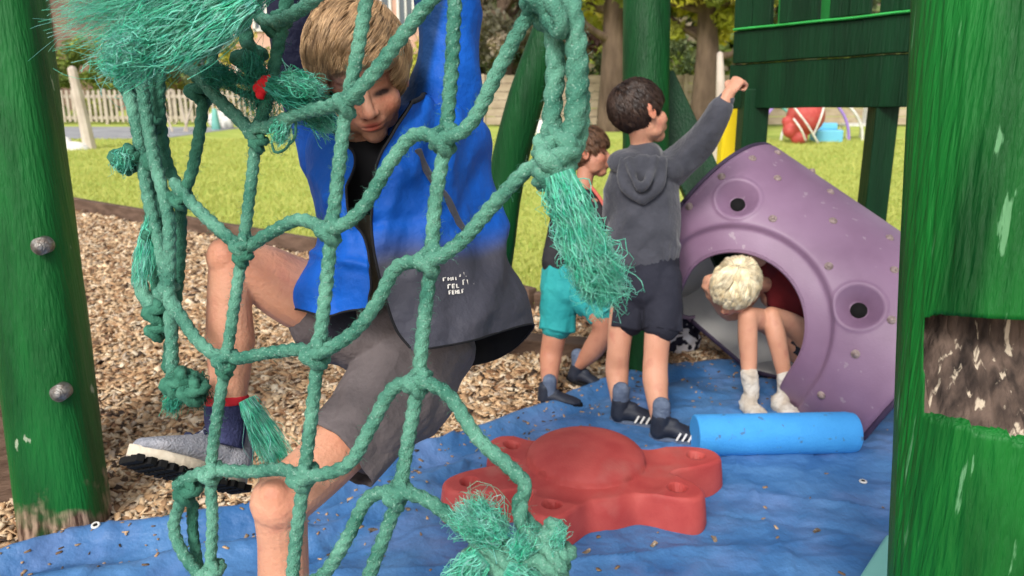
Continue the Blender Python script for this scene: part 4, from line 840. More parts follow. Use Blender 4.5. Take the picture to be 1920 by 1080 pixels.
def hair(M, m, parent, n=5000, L=.055, front=.05, back=-.055, side=.0, puff=1.0, down=(0, .25, -1), lift=.004, seed=1, dark=.5, rad=.0007, sweep=0, fL=.5, nf=16, nc=260, clump=.6, fz0=.085, crown=(0, -.055, .10), mess=.2):
    """scalp cap + combed strands; local y = face"""
    g = np.random.default_rng(seed); c = np.array((0, -.013, .040)); r = np.array((.0765, .0945, .086))*puff
    def hl(p):      # hairline height at local point
        a = np.arctan2(p[:, 0]/r[0], p[:, 1]/r[1]); k = np.abs(a)/math.pi       # 0 front, .5 side, 1 back
        return np.interp(k, [0, .22, .36, .44, .5, .6, .75, 1], [front, front-.004, front-.020, side+.004, side+.022, side-.012, back*.8, back])
    s = M.median_scale; Mi = np.array(M)
    # cap: dense uv sphere cut at the hairline
    nu, nv = 90, 60; uu = np.linspace(0, 2*math.pi, nu, endpoint=False); vv = np.linspace(0.0, 2.55, nv); U_, V_ = np.meshgrid(uu, vv)
    p = c+np.stack([np.sin(V_)*np.sin(U_), np.sin(V_)*np.cos(U_), np.cos(V_)], -1)*r; pf = p.reshape(-1, 3); h = hl(pf)
    w_ = pf@Mi[:3, :3].T+Mi[:3, 3]; f = grid_faces(nv, nu, True); ok = (pf[:, 2] > h-.003)[f].all(1)
    cap = np_mesh('hair', w_, f[ok], m, parent, True, np.full((len(w_), 3), .5)); sd = cap.modifiers.new('s', 'SOLIDIFY'); sd.thickness = .004*s; sd.offset = 0  # cap tinted dark to paint the shade between locks
    d = g.normal(size=(n*3, 3)); d /= np.linalg.norm(d, axis=1, keepdims=True); q = c+d*r*1.0; q = q[q[:, 2] > hl(q)][:n]; n = len(q)
    Mn = 9; dn_ = np.array(down, float); pts = [q]; fr_ = np.clip((q[:, 1:2]-c[1])/r[1], 0, 1)**2*np.clip((fz0-q[:, 2:3])/.04, 0, 1); st = L*g.uniform(.75, 1.1, (n, 1))*(1-(1-fL)*fr_)/(Mn-1); cur = q; cr = np.array(crown)
    jit = g.normal(0, mess*.35, (n, 3))+np.array([noise.noise_vector(Vector(x)*nf) for x in q])*mess*4+np.array([noise.noise_vector(Vector(x)*70) for x in q])*mess*.9
    tgl = g.uniform(.4, 1.3, (n, 1))
    for k in range(1, Mn):
        nn = (cur-c)/r**2; nn /= np.linalg.norm(nn, axis=1, keepdims=True); away = cur-cr; away /= np.linalg.norm(away, axis=1, keepdims=True)+1e-6
        t = away*.9+dn_*.6+jit+np.array([sweep, 0, 0]); t -= nn*(t*nn).sum(1, keepdims=True); t /= np.linalg.norm(t, axis=1, keepdims=True)+1e-6
        cur = cur+t*st; ee = np.sqrt((((cur-c)/r)**2).sum(1, keepdims=True)); tgt = 1+lift/.08*(np.sin(k/(Mn-1)*3.0)*1.1+.35)*tgl; cur = c+(cur-c)/ee*tgt
        pts.append(cur)
    K = min(nc, n); gi = g.choice(n, K, replace=False); dd_ = ((q[:, None, :]-q[gi][None])**2).sum(2); own = gi[dd_.argmin(1)]
    lift_c = g.uniform(.0, 1.0, n)
    for k in range(1, Mn):
        gp = pts[k][own]; off = q-q[own]; wgt = clump*(k/(Mn-1))**.7; pts[k] = pts[k]*(1-wgt)+(gp+off*.35)*wgt
        nn = pts[k]-c; nn /= np.linalg.norm(nn, axis=1, keepdims=True); pts[k] = pts[k]+nn*(lift*.55*math.sin(k/(Mn-1)*2.6)*(lift_c[own]-.3))[:, None]
    ccol = g.uniform(.72, 1.2, n)[own][:, None]
    P3 = np.stack(pts, 1)@Mi[:3, :3].T+Mi[:3, 3]; tg = np.gradient(P3, axis=1); tg /= np.linalg.norm(tg, axis=2, keepdims=True)+1e-9
    cen = np.array(M @ Vector(c)); nr = P3-cen; nr /= np.linalg.norm(nr, axis=2, keepdims=True); sd_ = np.cross(tg, nr); sd_ /= np.linalg.norm(sd_, axis=2, keepdims=True)+1e-9
    wd = rad*s*np.array([1, 1.1, 1.1, 1, 1, .9, .7, .5, .15])[None, :, None]; vv = np.stack([P3-sd_*wd, P3+nr*wd*.8, P3+sd_*wd], 2); idx = np.arange(n*Mn*3).reshape(n, Mn, 3)
    f = np.concatenate([np.stack([idx[:, :-1, j], idx[:, :-1, j+1], idx[:, 1:, j+1], idx[:, 1:, j]], -1).reshape(-1, 4) for j in (0, 1)])
    cl = ccol-1; col = np.repeat(np.clip(g.uniform(dark, 1.25, (n, 1))+cl, .25, 1.6), Mn*3, 0)*np.ones((1, 3)); np_mesh('hair_strands', vv.reshape(-1, 3), f, m, cap, True, col)
def hand(bm, wr, d, n, s=.8, curl=.9, side=1, sp=0, r=1.0):
    wr = Vector(wr); d = Vector(d).normalized(); n = Vector(n); n = (n-d*n.dot(d)).normalized(); w_ = d.cross(n)*side
    tube(bm, [wr, wr+d*.03*s, wr+d*.066*s], [(.022*s, .016*s), (.030*s, .015*s), (.033*s, .013*s)], ref=n, sides=14)
    for i in range(4):
        b = wr+d*(.068-.004*abs(i-1.3))*s+w_*((1.5-i)*.0155*s); L = (.040, .044, .041, .033)[i]*s; a = .25; p = [b]; rr = [.0078*s*r]
        for k in range(3):
            a += curl*(.75, 1.1, .9)[k]; dd = d*math.cos(a)+n*math.sin(a)+w_*(.06*(1.5-i)); b = b+dd*L*(1, .66, .55)[k]; p.append(b); rr.append((.0074, .0068, .0058)[k]*s*r)
        tube(bm, p, rr, sides=10, smooth_n=3)
    t0 = wr+d*.022*s+w_*.026*s; t1 = t0+(d*.6+w_*.75+n*.35).normalized()*.030*s; t2 = t1+(d*.9+n*(.25+curl*.6)-w_*.15*curl).normalized()*.026*s; t3 = t2+(d*.6+n*(.3+curl)-w_*.6*curl).normalized()*.020*s
    tube(bm, [t0, t1, t2, t3], [.0115*s, .0098*s, .0088*s, .007*s], sides=10, smooth_n=3)
def limb(bm, pts, rad, **k): tube(bm, pts, rad, sides=20, smooth_n=6, **k)
def person(pts_fn, name_label): pass
# ---- shoe: M local y toe, z up, origin at heel bottom
def shoe(M, L, mu, ms, parent, lugs=False, nm='shoe', stripe=None):
    bm = bmesh.new(); w = L*.19
    tube(bm, [M @ Vector(p) for p in ((0, L*.16, L*.20), (0, L*.38, L*.21), (0, L*.62, L*.17), (0, L*.84, L*.135), (0, L*.93, L*.125))], [(w*.85, L*.15), (w*.9, L*.15), (w*1.05, L*.11), (w*.95, L*.075), (w*.62, L*.055)], ref=M.to_3x3() @ Vector((0, 0, 1)), sides=20)
    tube(bm, [M @ Vector((0, L*.16, L*.15)), M @ Vector((0, L*.17, L*.42))], [(w*.95, L*.17), (w*.88, L*.16)], ref=M.to_3x3() @ Vector((0, 1, 0)), sides=18)
    ell(bm, M, (0, L*.36, L*.34), (w*.50, L*.13, L*.07)); o = blob(nm, bm, L*.016, 2, mu, parent)
    def outline(k):   # sole outline
        pts = []
        for i in range(40):
            a = 2*math.pi*i/40; y = .5-.5*math.cos(a); sx = math.sin(a); wid = np.interp(y, [0, .12, .35, .6, .8, 1], [.62, .82, .74, 1.02, 1.0, .6]); pts.append((sx*w*wid*k*1.08, L*(y*1.04-.02)))
        return pts
    bm = bmesh.new(); lay = []
    for z, k in ((0, .95), (.010, 1.0), (.045, 1.05), (.078, 1.03), (.088, .94)): lay.append([bm.verts.new(M @ Vector((x, y, L*(z+.03*max(0, (y/L-.7))**1.2*3+(.05*max(0, .15-y/L)))))) for x, y in outline(k)])
    for a, b in zip(lay, lay[1:]):
        for i in range(40): bm.faces.new((a[i], a[(i+1) % 40], b[(i+1) % 40], b[i]))
    bm.faces.new(lay[0][::-1]); bm.faces.new(lay[-1]); bmesh.ops.recalc_face_normals(bm, faces=bm.faces); sole = bm_obj('sole', bm, ms, o)
    if lugs:
        bm = bmesh.new(); g = random.Random(3)
        for iy in range(13):
            y = .03+iy*.078; wid = np.interp(y, [0, .12, .35, .6, .8, 1], [.55, .8, .7, .98, .95, .6])
            for ix in (-1, -.5, 0, .5, 1):
                if .40 < y < .46: continue
                zz = L*(.03*max(0, (y-.7))**1.2*3)-L*.018
                Mx = M @ Matrix.Translation((ix*w*wid*.92, L*y, zz)) @ Matrix.Rotation(g.uniform(-.5, .5), 4, 'Z'); box(bm, Mx, (0, 0, 0), (w*.36, L*.058, L*.055))
        bm_obj('tread', bm, M_['dark'], sole, False, .0012)
    return o
def laces(o, M, L, m):
    bm = bmesh.new()
    for i in range(4):
        y = L*(.42+.075*i); z = L*(.395-.055*i); tube(bm, [M @ Vector((-L*.09, y, z-.004)), M @ Vector((0, y+.006*(-1)**i, z+.004)), M @ Vector((L*.09, y, z-.004))], .0028, sides=6)
    tube(bm, [M @ Vector(p) for p in ((0, L*.4, L*.43), (L*.08, L*.38, L*.50), (L*.11, L*.34, L*.44), (0, L*.4, L*.43), (-L*.08, L*.42, L*.49), (-L*.11, L*.36, L*.42))], .0026, sides=6); bm_obj('lace', bm, m, o)
def cuff(c, axd, r0, r1, L, m, nm, par, squash=.8, ref=FW):
    ax_ = Vector(axd).normalized(); s_ = Vector(ref).cross(ax_).normalized(); u_ = ax_.cross(s_); V_ = []
    for i in range(12):
        t = i/11; r_ = r0+(r1-r0)*t
        for j in range(56):
            a = 2*math.pi*j/56; q = r_*(1+.035*math.sin(5*a+3)*t+.03*math.sin(9*a)*t); V_.append(c+ax_*(L*t+.006*math.sin(2*a)*t)+s_*(q*math.cos(a))+u_*(q*squash*math.sin(a)))
    o = np_mesh(nm, np.array([list(p) for p in V_]), grid_faces(12, 56, True), m, par, True); sd = o.modifiers.new('s', 'SOLIDIFY'); sd.thickness = .0025; return o
# ================================================================= 1. climbing boy in the blue jacket
def boy_climbing():
    hip = P(750, 610, 1.47); root = thing('person', (hip.x, hip.y, 0), 'blond boy in a blue and grey jacket climbing the rope net, looking down', 'person')
    M = frame(P(680, 150, 1.32), V(.20, -.57, -.80), V(-.23, 1, 0), .915)
    bm = bmesh.new(); head_parts(bm, M)
    limb(bm, [P(700, 300, 1.42), P(685, 235, 1.37), M @ Vector((0, -.01, -.02))], [.040, .036, .038])
    limb(bm, [P(750, 640, 1.47), P(745, 520, 1.47), P(735, 400, 1.44), P(722, 320, 1.43)], [(.095, .07), (.085, .062), (.095, .065), (.07, .05)], ref=FW)
    # arms up to the top of the net
    aR = [P(800, 310, 1.46), P(838, 130, 1.44), P(838, -60, 1.40), P(838, -180, 1.34), P(842, -260, 1.27)]; limb(bm, aR, [.040, .034, .030, .025, .019]); hand(bm, aR[-1], aR[-1]-aR[-2]+V(0, 0, -.03), V(.2, .1, -1), .78, .95, 1)
    aL = [P(640, 320, 1.45), P(575, 170, 1.42), P(545, 10, 1.36), P(535, -120, 1.30), P(532, -200, 1.24)]; limb(bm, aL, [.040, .034, .030, .025, .019]); hand(bm, aL[-1], aL[-1]-aL[-2]+V(0, 0, -.03), V(-.2, .1, -1), .78, .95, -1)
    # bent leg (left in the picture)
    kn = P(436, 496, 1.33); an = P(424, 800, 1.33)
    limb(bm, [P(690, 600, 1.45), P(560, 550, 1.40), P(490, 512, 1.36), kn], [.070, .062, .050, .0385]); limb(bm, [P(438, 494, 1.33), P(430, 570, 1.335), P(432, 640, 1.34), P(430, 700, 1.335), an], [.0395, .036, .0405, .034, .026])
    ell(bm, I4, P(424, 484, 1.315), (.032, .028, .036))
    # standing leg
    k2 = P(522, 945, 1.24); limb(bm, [P(800, 640, 1.46), P(720, 740, 1.40), P(625, 850, 1.31), k2], [.070, .060, .050, .046]); limb(bm, [P(524, 930, 1.24), P(530, 1010, 1.26), P(532, 1100, 1.27), P(535, 1200, 1.27), P(540, 1310, 1.26)], [.042, .039, .040, .034, .026])
    ell(bm, I4, P(517, 938, 1.22), (.028, .024, .034))
    ti = face_tints(M)+[(I4, P(424, 475, 1.29), (.03, .04, .03), (.88, .70, .66), .7), (I4, P(520, 935, 1.19), (.035, .04, .04), (.90, .68, .62), .7), (I4, P(500, 510, 1.3), (.05, .06, .03), (1.04, .86, .84), .6), (I4, P(640, 830, 1.27), (.03, .05, .04), (1.1, 1.0, .95), .8)]
    blob('body', bm, .0027, 3, M_['skin'], root, ops=face_ops(M), tints=ti)
    hair(M, M_['hair_b'], root, 20000, .070, .066, -.05, -.004, 1.04, (.45, .5, -.7), .010, 3, .65, .0005, .7, fL=.30, mess=.10, nf=12, nc=200, fz0=.105, clump=.62)
    # T-shirt
    bm = bmesh.new(); limb(bm, [P(752, 600, 1.47), P(740, 500, 1.47), P(730, 400, 1.445), P(716, 318, 1.43), P(700, 285, 1.42)], [(.098, .080), (.092, .080), (.100, .080), (.085, .065), (.05, .048)], ref=FW)
    blob('t_shirt', bm, .006, 3, M_['olive'], root, wr=(.004, (14, 14, 5), 2))
    bm = bmesh.new(); limb(bm, [P(712, 360, 1.40), P(700, 320, 1.39), P(694, 288, 1.385)], [(.075, .055), (.062, .052), (.050, .045)], ref=FW); blob('inner_collar', bm, .005, 2, M_['lining'], root, wr=(.004, (14, 14, 5), 2))
    # shorts
    bm = bmesh.new(); limb(bm, [P(805, 625, 1.47), P(760, 700, 1.43), P(700, 780, 1.37), P(648, 838, 1.33)], [(.088, .088), (.090, .082), (.078, .070), (.062, .062)], ref=FW, cap=False)
    limb(bm, [P(790, 600, 1.49), P(730, 620, 1.46), P(660, 610, 1.44), P(612, 590, 1.42)], [(.085, .085), (.085, .08), (.078, .074), (.074, .070)], ref=UP)
    limb(bm, [P(830, 650, 1.50), P(790, 745, 1.44), P(750, 800, 1.42)], [(.060, .07), (.060, .065), (.045, .05)], ref=FW)
    ell(bm, I4, P(775, 615, 1.48), (.105, .085, .09))
    so_ = blob('shorts', bm, .0045, 3, M_['shortg'], root, wr=(.006, (17, 10, 9), 5))
    # hem of the standing leg: open flared cuff
    cuff(P(700, 782, 1.375), P(642, 848, 1.325)-P(700, 782, 1.375), .078, .074, .095, M_['shortg'], 'shorts_cuff', so_, .92)
    cuff(P(650, 608, 1.435), P(598, 590, 1.41)-P(650, 608, 1.435), .074, .078, .055, M_['shortn'], 'shorts_cuff', so_, .95, UP)  # raised leg's cuff coloured dark as the shaded inside of the grey shorts
    # jacket shell
    g = [[(650, 262, 1.31), (625, 240, 1.34), (598, 222, 1.41), (630, 210, 1.49), (690, 200, 1.51), (760, 185, 1.50), (800, 180, 1.45), (785, 185, 1.35), (762, 186, 1.275)],
         [(668, 300, 1.30), (625, 295, 1.32), (585, 290, 1.42), (620, 290, 1.53), (730, 270, 1.57), (850, 255, 1.55), (908, 235, 1.46), (815, 235, 1.325), (704, 300, 1.26)],
         [(658, 390, 1.29), (620, 385, 1.31), (590, 375, 1.42), (640, 380, 1.55), (750, 370, 1.59), (870, 360, 1.57), (920, 345, 1.46), (805, 370, 1.32), (694, 398, 1.28)],
         [(690, 455, 1.29), (640, 460, 1.30), (602, 455, 1.42), (650, 460, 1.55), (760, 460, 1.60), (890, 450, 1.58), (944, 440, 1.46), (815, 470, 1.31), (702, 480, 1.285)],
         [(698, 530, 1.29), (630, 528, 1.29), (578, 520, 1.38), (645, 540, 1.53), (770, 550, 1.60), (905, 540, 1.58), (964, 520, 1.46), (850, 558, 1.31), (722, 560, 1.285)],
         [(694, 556, 1.29), (622, 560, 1.29), (564, 548, 1.37), (645, 590, 1.51), (780, 620, 1.58), (920, 600, 1.58), (982, 572, 1.46), (868, 598, 1.31), (742, 618, 1.285)],
         [(690, 572, 1.295), (612, 592, 1.29), (568, 580, 1.37), (652, 630, 1.50), (790, 690, 1.57), (930, 672, 1.57), (988, 610, 1.46), (880, 640, 1.31), (772, 658, 1.285)]]
    nu, nv = 150, 120; S = sheet([[P(*p) for p in r_] for r_ in g], nu, nv); flat_ = S.reshape(-1, 3)
    # folds
    du = np.gradient(S, axis=1); dv = np.gradient(S, axis=0); nn = np.cross(du, dv); nn /= np.linalg.norm(nn, axis=2, keepdims=True)+1e-9
    cc = S.reshape(-1, 3).mean(0); sgn = 1 if ((nn*(S-cc)).sum(2).mean() > 0) else -1; nn *= sgn
    hgt = np.zeros((nv, nu))
    for i in range(nv):
        for j in range(nu):
            p = Vector(S[i, j]); x = noise.noise(Vector((p.x*11, p.y*4, p.z*5))+noise.noise_vector(p*6)*.5); y = noise.noise(Vector((p.x*26, p.y*9, p.z*13))); hgt[i, j] = (1-abs(x)*2.6)*.013+y*.006+noise.noise(p*60)*.0012
    px_, py_ = [], []
    F3 = flat_-np.array(CAM); dz = F3@np.array(FW); PX = (960+F*(F3@np.array(RT))/dz).reshape(nv, nu); PY = (540-F*(F3@np.array(UP))/dz).reshape(nv, nu); DZ = dz.reshape(nv, nu)
    front = np.zeros((nv, nu), bool); front[:, :int(nu*.27)] = True; front[:, int(nu*.72):] = True
    for (x0, y0, x1, y1, wd, am) in ((800, 190, 770, 330, 16, .011), (850, 240, 800, 420, 15, .008), (745, 320, 720, 460, 14, .008), (900, 300, 850, 420, 13, -.007), (700, 420, 830, 400, 13, -.006), (600, 330, 660, 420, 12, .008), (600, 480, 690, 500, 10, .008), (590, 430, 640, 380, 9, -.008), (930, 470, 900, 600, 15, .007), (760, 330, 730, 300, 12, .006)):
        ax_, ay_ = x1-x0, y1-y0; l2 = ax_*ax_+ay_*ay_; t = np.clip(((PX-x0)*ax_+(PY-y0)*ay_)/l2, 0, 1); q = np.hypot(PX-x0-t*ax_, PY-y0-t*ay_); hgt += np.where(front, am*np.exp(-(q/wd)**2), 0)
    S2 = S+nn*hgt[..., None]
    right = (np.arange(nu)[None, :] > nu*.45)*np.ones((nv, 1)); nzv = np.array([noise.noise(Vector(p)*8)*18 for p in flat_]).reshape(nv, nu)
    k = np.clip((PY+nzv-(455-(PX-820)*.08))/70+.5, 0, 1)*right; k = k*k*(3-2*k)
    blue = np.array([.003, .100, .50]); grey = np.array([.062, .062, .082]); col = blue*(1-k[..., None])+grey*k[..., None]
    o = np_mesh('jacket', S2.reshape(-1, 3), grid_faces(nv, nu), M_['jacket'], root, True, col.reshape(-1, 3))
    Sl = S2-nn*.005; np_mesh('lining', Sl.reshape(-1, 3), grid_faces(nv, nu), M_['lining'], o, True)
    # edges of the front opening and hem rolled in black
    for ln, r_ in ((S2[:, 0], .0022), (S2[:, -1], .0022), (S2[-1, :], .0018), (S2[0, :], .004)):
        bm = bmesh.new(); tube(bm, [Vector(p) for p in (ln-0)[::4]], r_, sides=8, smooth_n=2); bm_obj('binding', bm, M_['lining'], o)
    def on(px, py, off=.003, left=False):
        q = np.where(front, np.hypot(PX-px, PY-py), 1e9); q = np.where((right > 0) != left, q, 1e9); i, j = np.unravel_index(q.argmin(), q.shape); return Vector(S2[i, j])+Vector(nn[i, j])*off, Vector(nn[i, j])
    # grey diagonal pocket zip
    bm = bmesh.new(); pl = [on(x, y)[0] for x, y in ((772, 282), (790, 312), (808, 345), (828, 380), (848, 412), (862, 436))]; tube(bm, pl, [(.0060, .0022)]*6, ref=FW, sides=10, smooth_n=3); bm_obj('pocket_zip', bm, M_['hoodie'], o)
    # white print: rows of small worn letters
    g2 = random.Random(5); bm = bmesh.new()
    def stroke(x0, y0, x1, y1, w_):
        a, n1 = on(x0, y0, .0035); b, n2 = on(x1, y1, .0035); a = P(x0, y0, pix(a)[2]); b = P(x1, y1, pix(b)[2]); d = b-a
        if d.length < 1e-5: return
        d.normalize(); s_ = d.cross(-FW).normalized()*(w_/F*1.3*.5); vv = [bm.verts.new(p) for p in (a-s_, b-s_, b+s_, a+s_)]; bm.faces.new(vv)
    for (x, y, n_, hh, sp) in ((831, 521, 3, 6, 9), (862, 511, 4, 8, 7), (840, 534, 3, 7, 8), (868, 525, 3, 9, 8), (842, 545, 5, 7, 6)):
        for i in range(n_):
            xx = x+i*sp; yy = y-i*sp*.10; e = g2.choice('EFHLTN')
            stroke(xx, yy, xx+.6, yy+hh, 2.4)
            if e in 'EFT': stroke(xx, yy, xx+sp*.6, yy-.5, 2)
            if e in 'EL': stroke(xx, yy+hh, xx+sp*.6, yy+hh-.5, 2)
            if e in 'EFH': stroke(xx, yy+hh*.5, xx+sp*.55, yy+hh*.5-.5, 2)
            if e in 'HN': stroke(xx+sp*.6, yy, xx+sp*.6+.6, yy+hh, 2.2)
    stroke(888, 515, 895, 532, 3); stroke(884, 522, 893, 522, 3); bm_obj('print', bm, M_['white'], o, False)
    # sleeves
    bm = bmesh.new(); limb(bm, [P(800, 290, 1.47), P(828, 210, 1.45), P(838, 120, 1.43), P(838, 20, 1.41), P(838, -80, 1.39), P(838, -170, 1.34)], [(.082, .075), (.071, .065), (.057, .055), (.056, .054), (.048, .045), (.036, .034)], ref=FW); ell(bm, I4, P(770, 250, 1.44), (.075, .07, .055))
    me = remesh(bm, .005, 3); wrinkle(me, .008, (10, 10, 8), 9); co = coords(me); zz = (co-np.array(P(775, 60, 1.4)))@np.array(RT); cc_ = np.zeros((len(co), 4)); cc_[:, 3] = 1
    c3 = co-np.array(CAM); d3 = c3@np.array(FW); x3 = 960+F*(c3@np.array(RT))/d3; y3 = 540-F*(c3@np.array(UP))/d3; kk = np.clip((835-.22*(y3-0)-x3)/12+.5, 0, 1)*np.clip((230-y3)/40, 0, 1); cc_[:, :3] = np.array([.003, .100, .50])*(1-kk[:, None])+np.array([.008, .045, .15])*kk[:, None]  # left side of the sleeve coloured navy as its shadow
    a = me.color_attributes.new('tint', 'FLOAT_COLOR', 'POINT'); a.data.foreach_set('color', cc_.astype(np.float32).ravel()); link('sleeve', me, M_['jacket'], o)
    bm = bmesh.new(); limb(bm, [P(650, 330, 1.46), P(610, 250, 1.44), P(582, 180, 1.42), P(556, 80, 1.38), P(545, 0, 1.36), P(538, -110, 1.30)], [(.068, .06), (.056, .054), (.046, .045), (.042, .042), (.040, .040), (.034, .032)], ref=FW)
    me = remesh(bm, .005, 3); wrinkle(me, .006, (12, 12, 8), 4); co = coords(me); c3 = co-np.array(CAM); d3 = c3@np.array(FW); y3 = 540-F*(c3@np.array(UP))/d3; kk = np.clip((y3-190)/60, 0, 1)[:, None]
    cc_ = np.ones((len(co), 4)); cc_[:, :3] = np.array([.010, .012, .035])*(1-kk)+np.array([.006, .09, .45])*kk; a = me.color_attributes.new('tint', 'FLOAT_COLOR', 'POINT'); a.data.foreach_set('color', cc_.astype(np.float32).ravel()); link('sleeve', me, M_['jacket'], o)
    # cuff pocket tab on the left panel
    # sock and shoe of the raised foot
    bm = bmesh.new(); limb(bm, [P(423, 752, 1.335), P(423, 785, 1.335), P(425, 815, 1.335), P(420, 835, 1.33)], [.035, .034, .031, .031], cap=False); sk = blob('sock', bm, .003, 2, M_['sock_n'], root)
    bm = bmesh.new(); limb(bm, [P(423, 741, 1.335), P(423, 757, 1.335)], [.0375, .0375], cap=False); blob('sock_band', bm, .0025, 2, M_['sock_r'], sk)
    toe = P(200, 850, 1.20); heel = P(456, 915, 1.36); Ms = frame(heel, toe-heel, V(-.12, 1, .24)); sh = shoe(Ms, .205, M_['shoe_g'], M_['cream'], root, True); laces(sh, Ms, .205, M_['navy'])
    # foot of the standing leg on a lower rope
    bm = bmesh.new(); limb(bm, [P(538, 1290, 1.26), P(541, 1370, 1.265)], [.034, .033], cap=False); blob('sock', bm, .004, 2, M_['sock_n'], root)
    Ms = frame(P(560, 1430, 1.31), V(-.3, -.1, -.9), UP); shoe(Ms, .205, M_['shoe_g'], M_['cream'], root)
boy_climbing()
# generic standing child ------------------------------------------------------
def cloth(nm, segs, vox, m, root, wr, extra=None):
    bm = bmesh.new()
    for pts, rad, ref in segs: limb(bm, pts, rad, ref=ref)
    if extra: extra(bm)
    return blob(nm, bm, vox, 3, m, root, wr=wr)
def boy_hoodie():
    dA = 2.95; fL = G(1165, 790, .03); fR = G(1240, 822, .03); hipc = P(1212, 520, 2.92)
    root = thing('person', (hipc.x, hipc.y, 0), 'dark haired boy in charcoal hoodie standing with one arm raised, seen from behind', 'person')
    M = frame(P(1203, 218, 2.88), V(.86, .22, .45), V(-.10, 1, .1), 1.02)
    bm = bmesh.new(); head_parts(bm, M); limb(bm, [P(1205, 320, 2.92), P(1203, 270, 2.91), M @ Vector((0, -.02, -.03))], [.044, .040, .042])
    limb(bm, [P(1212, 510, 2.93), P(1212, 440, 2.93), P(1210, 340, 2.93)], [(.085, .062), (.095, .07), (.105, .07)], ref=FW)
    ar = [P(1255, 320, 2.93), P(1315, 268, 2.86), P(1350, 208, 2.78), P(1368, 172, 2.76)]; limb(bm, ar, [.040, .034, .029, .021]); hand(bm, P(1367, 176, 2.76), V(.34, .55, -.12), V(.55, -.30, .7), .84, 1.45, 1)
    al = [P(1165, 325, 2.93), P(1160, 405, 2.97), P(1205, 430, 3.10)]; limb(bm, al, [.038, .032, .022]); hand(bm, al[-1], V(.5, .1, .8), V(1, 0, 0), .8, .5, -1)
    kl = P(1160, 655, 2.98); kr = P(1230, 665, 2.90)
    aL = fL+Vector((-.005, 0, .05)); aR = fR+Vector((-.005, 0, .05))
    limb(bm, [P(1178, 545, 2.95), P(1165, 610, 2.97), kl, P(1157, 700, 3.0), aL], [.058, .048, .043, .044, .028]); limb(bm, [P(1242, 545, 2.92), P(1235, 610, 2.90), kr, P(1229, 715, 2.88), aR], [.060, .050, .045, .046, .029])
    blob('body', bm, .0038, 2, M_['skin'], root, ops=face_ops(M), tints=face_tints(M)+[(I4, kr, (.03, .08, .04), (.9, .72, .68), .6)])
    hair(M, M_['hair_d'], root, 9000, .048, .05, -.068, -.002, 1.03, (0, .2, -.9), .006, 7, .6, .0010, mess=.06, nc=220)
    def ex(bm):
        ell(bm, I4, P(1185, 305, 2.90), (.085, .07, .045)); ell(bm, I4, P(1255, 315, 2.90), (.06, .06, .05))
    ho = cloth('hoodie', [([P(1208, 462, 2.93), P(1208, 400, 2.93), P(1206, 350, 2.93), P(1208, 300, 2.92)], [(.128, .092), (.126, .092), (.126, .090), (.075, .07)], FW),
        ([P(1245, 325, 2.93), P(1290, 290, 2.89), P(1325, 250, 2.83), P(1355, 200, 2.78)], [(.066, .066), (.056, .056), (.048, .048), (.036, .036)], UP),
        ([P(1175, 325, 2.93), P(1160, 370, 2.94), P(1160, 408, 2.97), P(1195, 426, 3.07)], [(.060, .06), (.052, .052), (.048, .048), (.036, .036)], FW)], .0065, M_['hoodie'], root, (.009, (9, 9, 6), 3), ex)
    # ribbed cuff + hem
    bm = bmesh.new(); limb(bm, [P(1209, 462, 2.93), P(1209, 480, 2.93)], [(.132, .096), (.126, .092)], ref=FW); blob('hem_band', bm, .005, 2, M_['hoodie'], ho, wr=(.002, (60, 60, 4), 2))
    bm = bmesh.new(); limb(bm, [P(1352, 204, 2.785), P(1362, 186, 2.77)], [.034, .029]); blob('cuff', bm, .004, 2, M_['hoodie'], ho)
    # hood: a draped pouch on the back
    bm = bmesh.new(); pts = [P(1242, 300, 2.84), P(1236, 345, 2.83), P(1205, 372, 2.825), P(1170, 345, 2.83), P(1166, 300, 2.85)]; limb(bm, pts, [.014, .017, .020, .017, .013]); pts = [P(1228, 296, 2.83), P(1218, 330, 2.80), P(1203, 352, 2.79), P(1186, 330, 2.80), P(1180, 296, 2.83)]; limb(bm, pts, [.011, .012, .014, .012, .010])
    ell(bm, I4, P(1204, 328, 2.845), (.070, .036, .070)); blob('hood', bm, .006, 14, M_['hoodie'], ho, wr=(.006, (16, 12, 10), 8))
    sh_ = cloth('shorts', [([P(1212, 478, 2.94), P(1213, 542, 2.94)], [(.116, .090), (.120, .092)], FW), ([P(1184, 520, 2.95), P(1180, 570, 2.96), P(1180, 602, 2.965)], [(.066, .07), (.066, .07), (.058, .062)], FW), ([P(1243, 520, 2.92), P(1243, 575, 2.91), P(1241, 612, 2.90)], [(.066, .07), (.068, .072), (.064, .066)], FW)], .006, M_['shortn'], root, (.006, (12, 12, 5), 6))
    cuff(P(1181, 560, 2.955), P(1179, 612, 2.965)-P(1181, 560, 2.955), .066, .070, .105, M_['shortn'], 'shorts_cuff', sh_, .95); cuff(P(1243, 565, 2.91), P(1242, 620, 2.90)-P(1243, 565, 2.91), .068, .072, .105, M_['shortn'], 'shorts_cuff', sh_, .95)
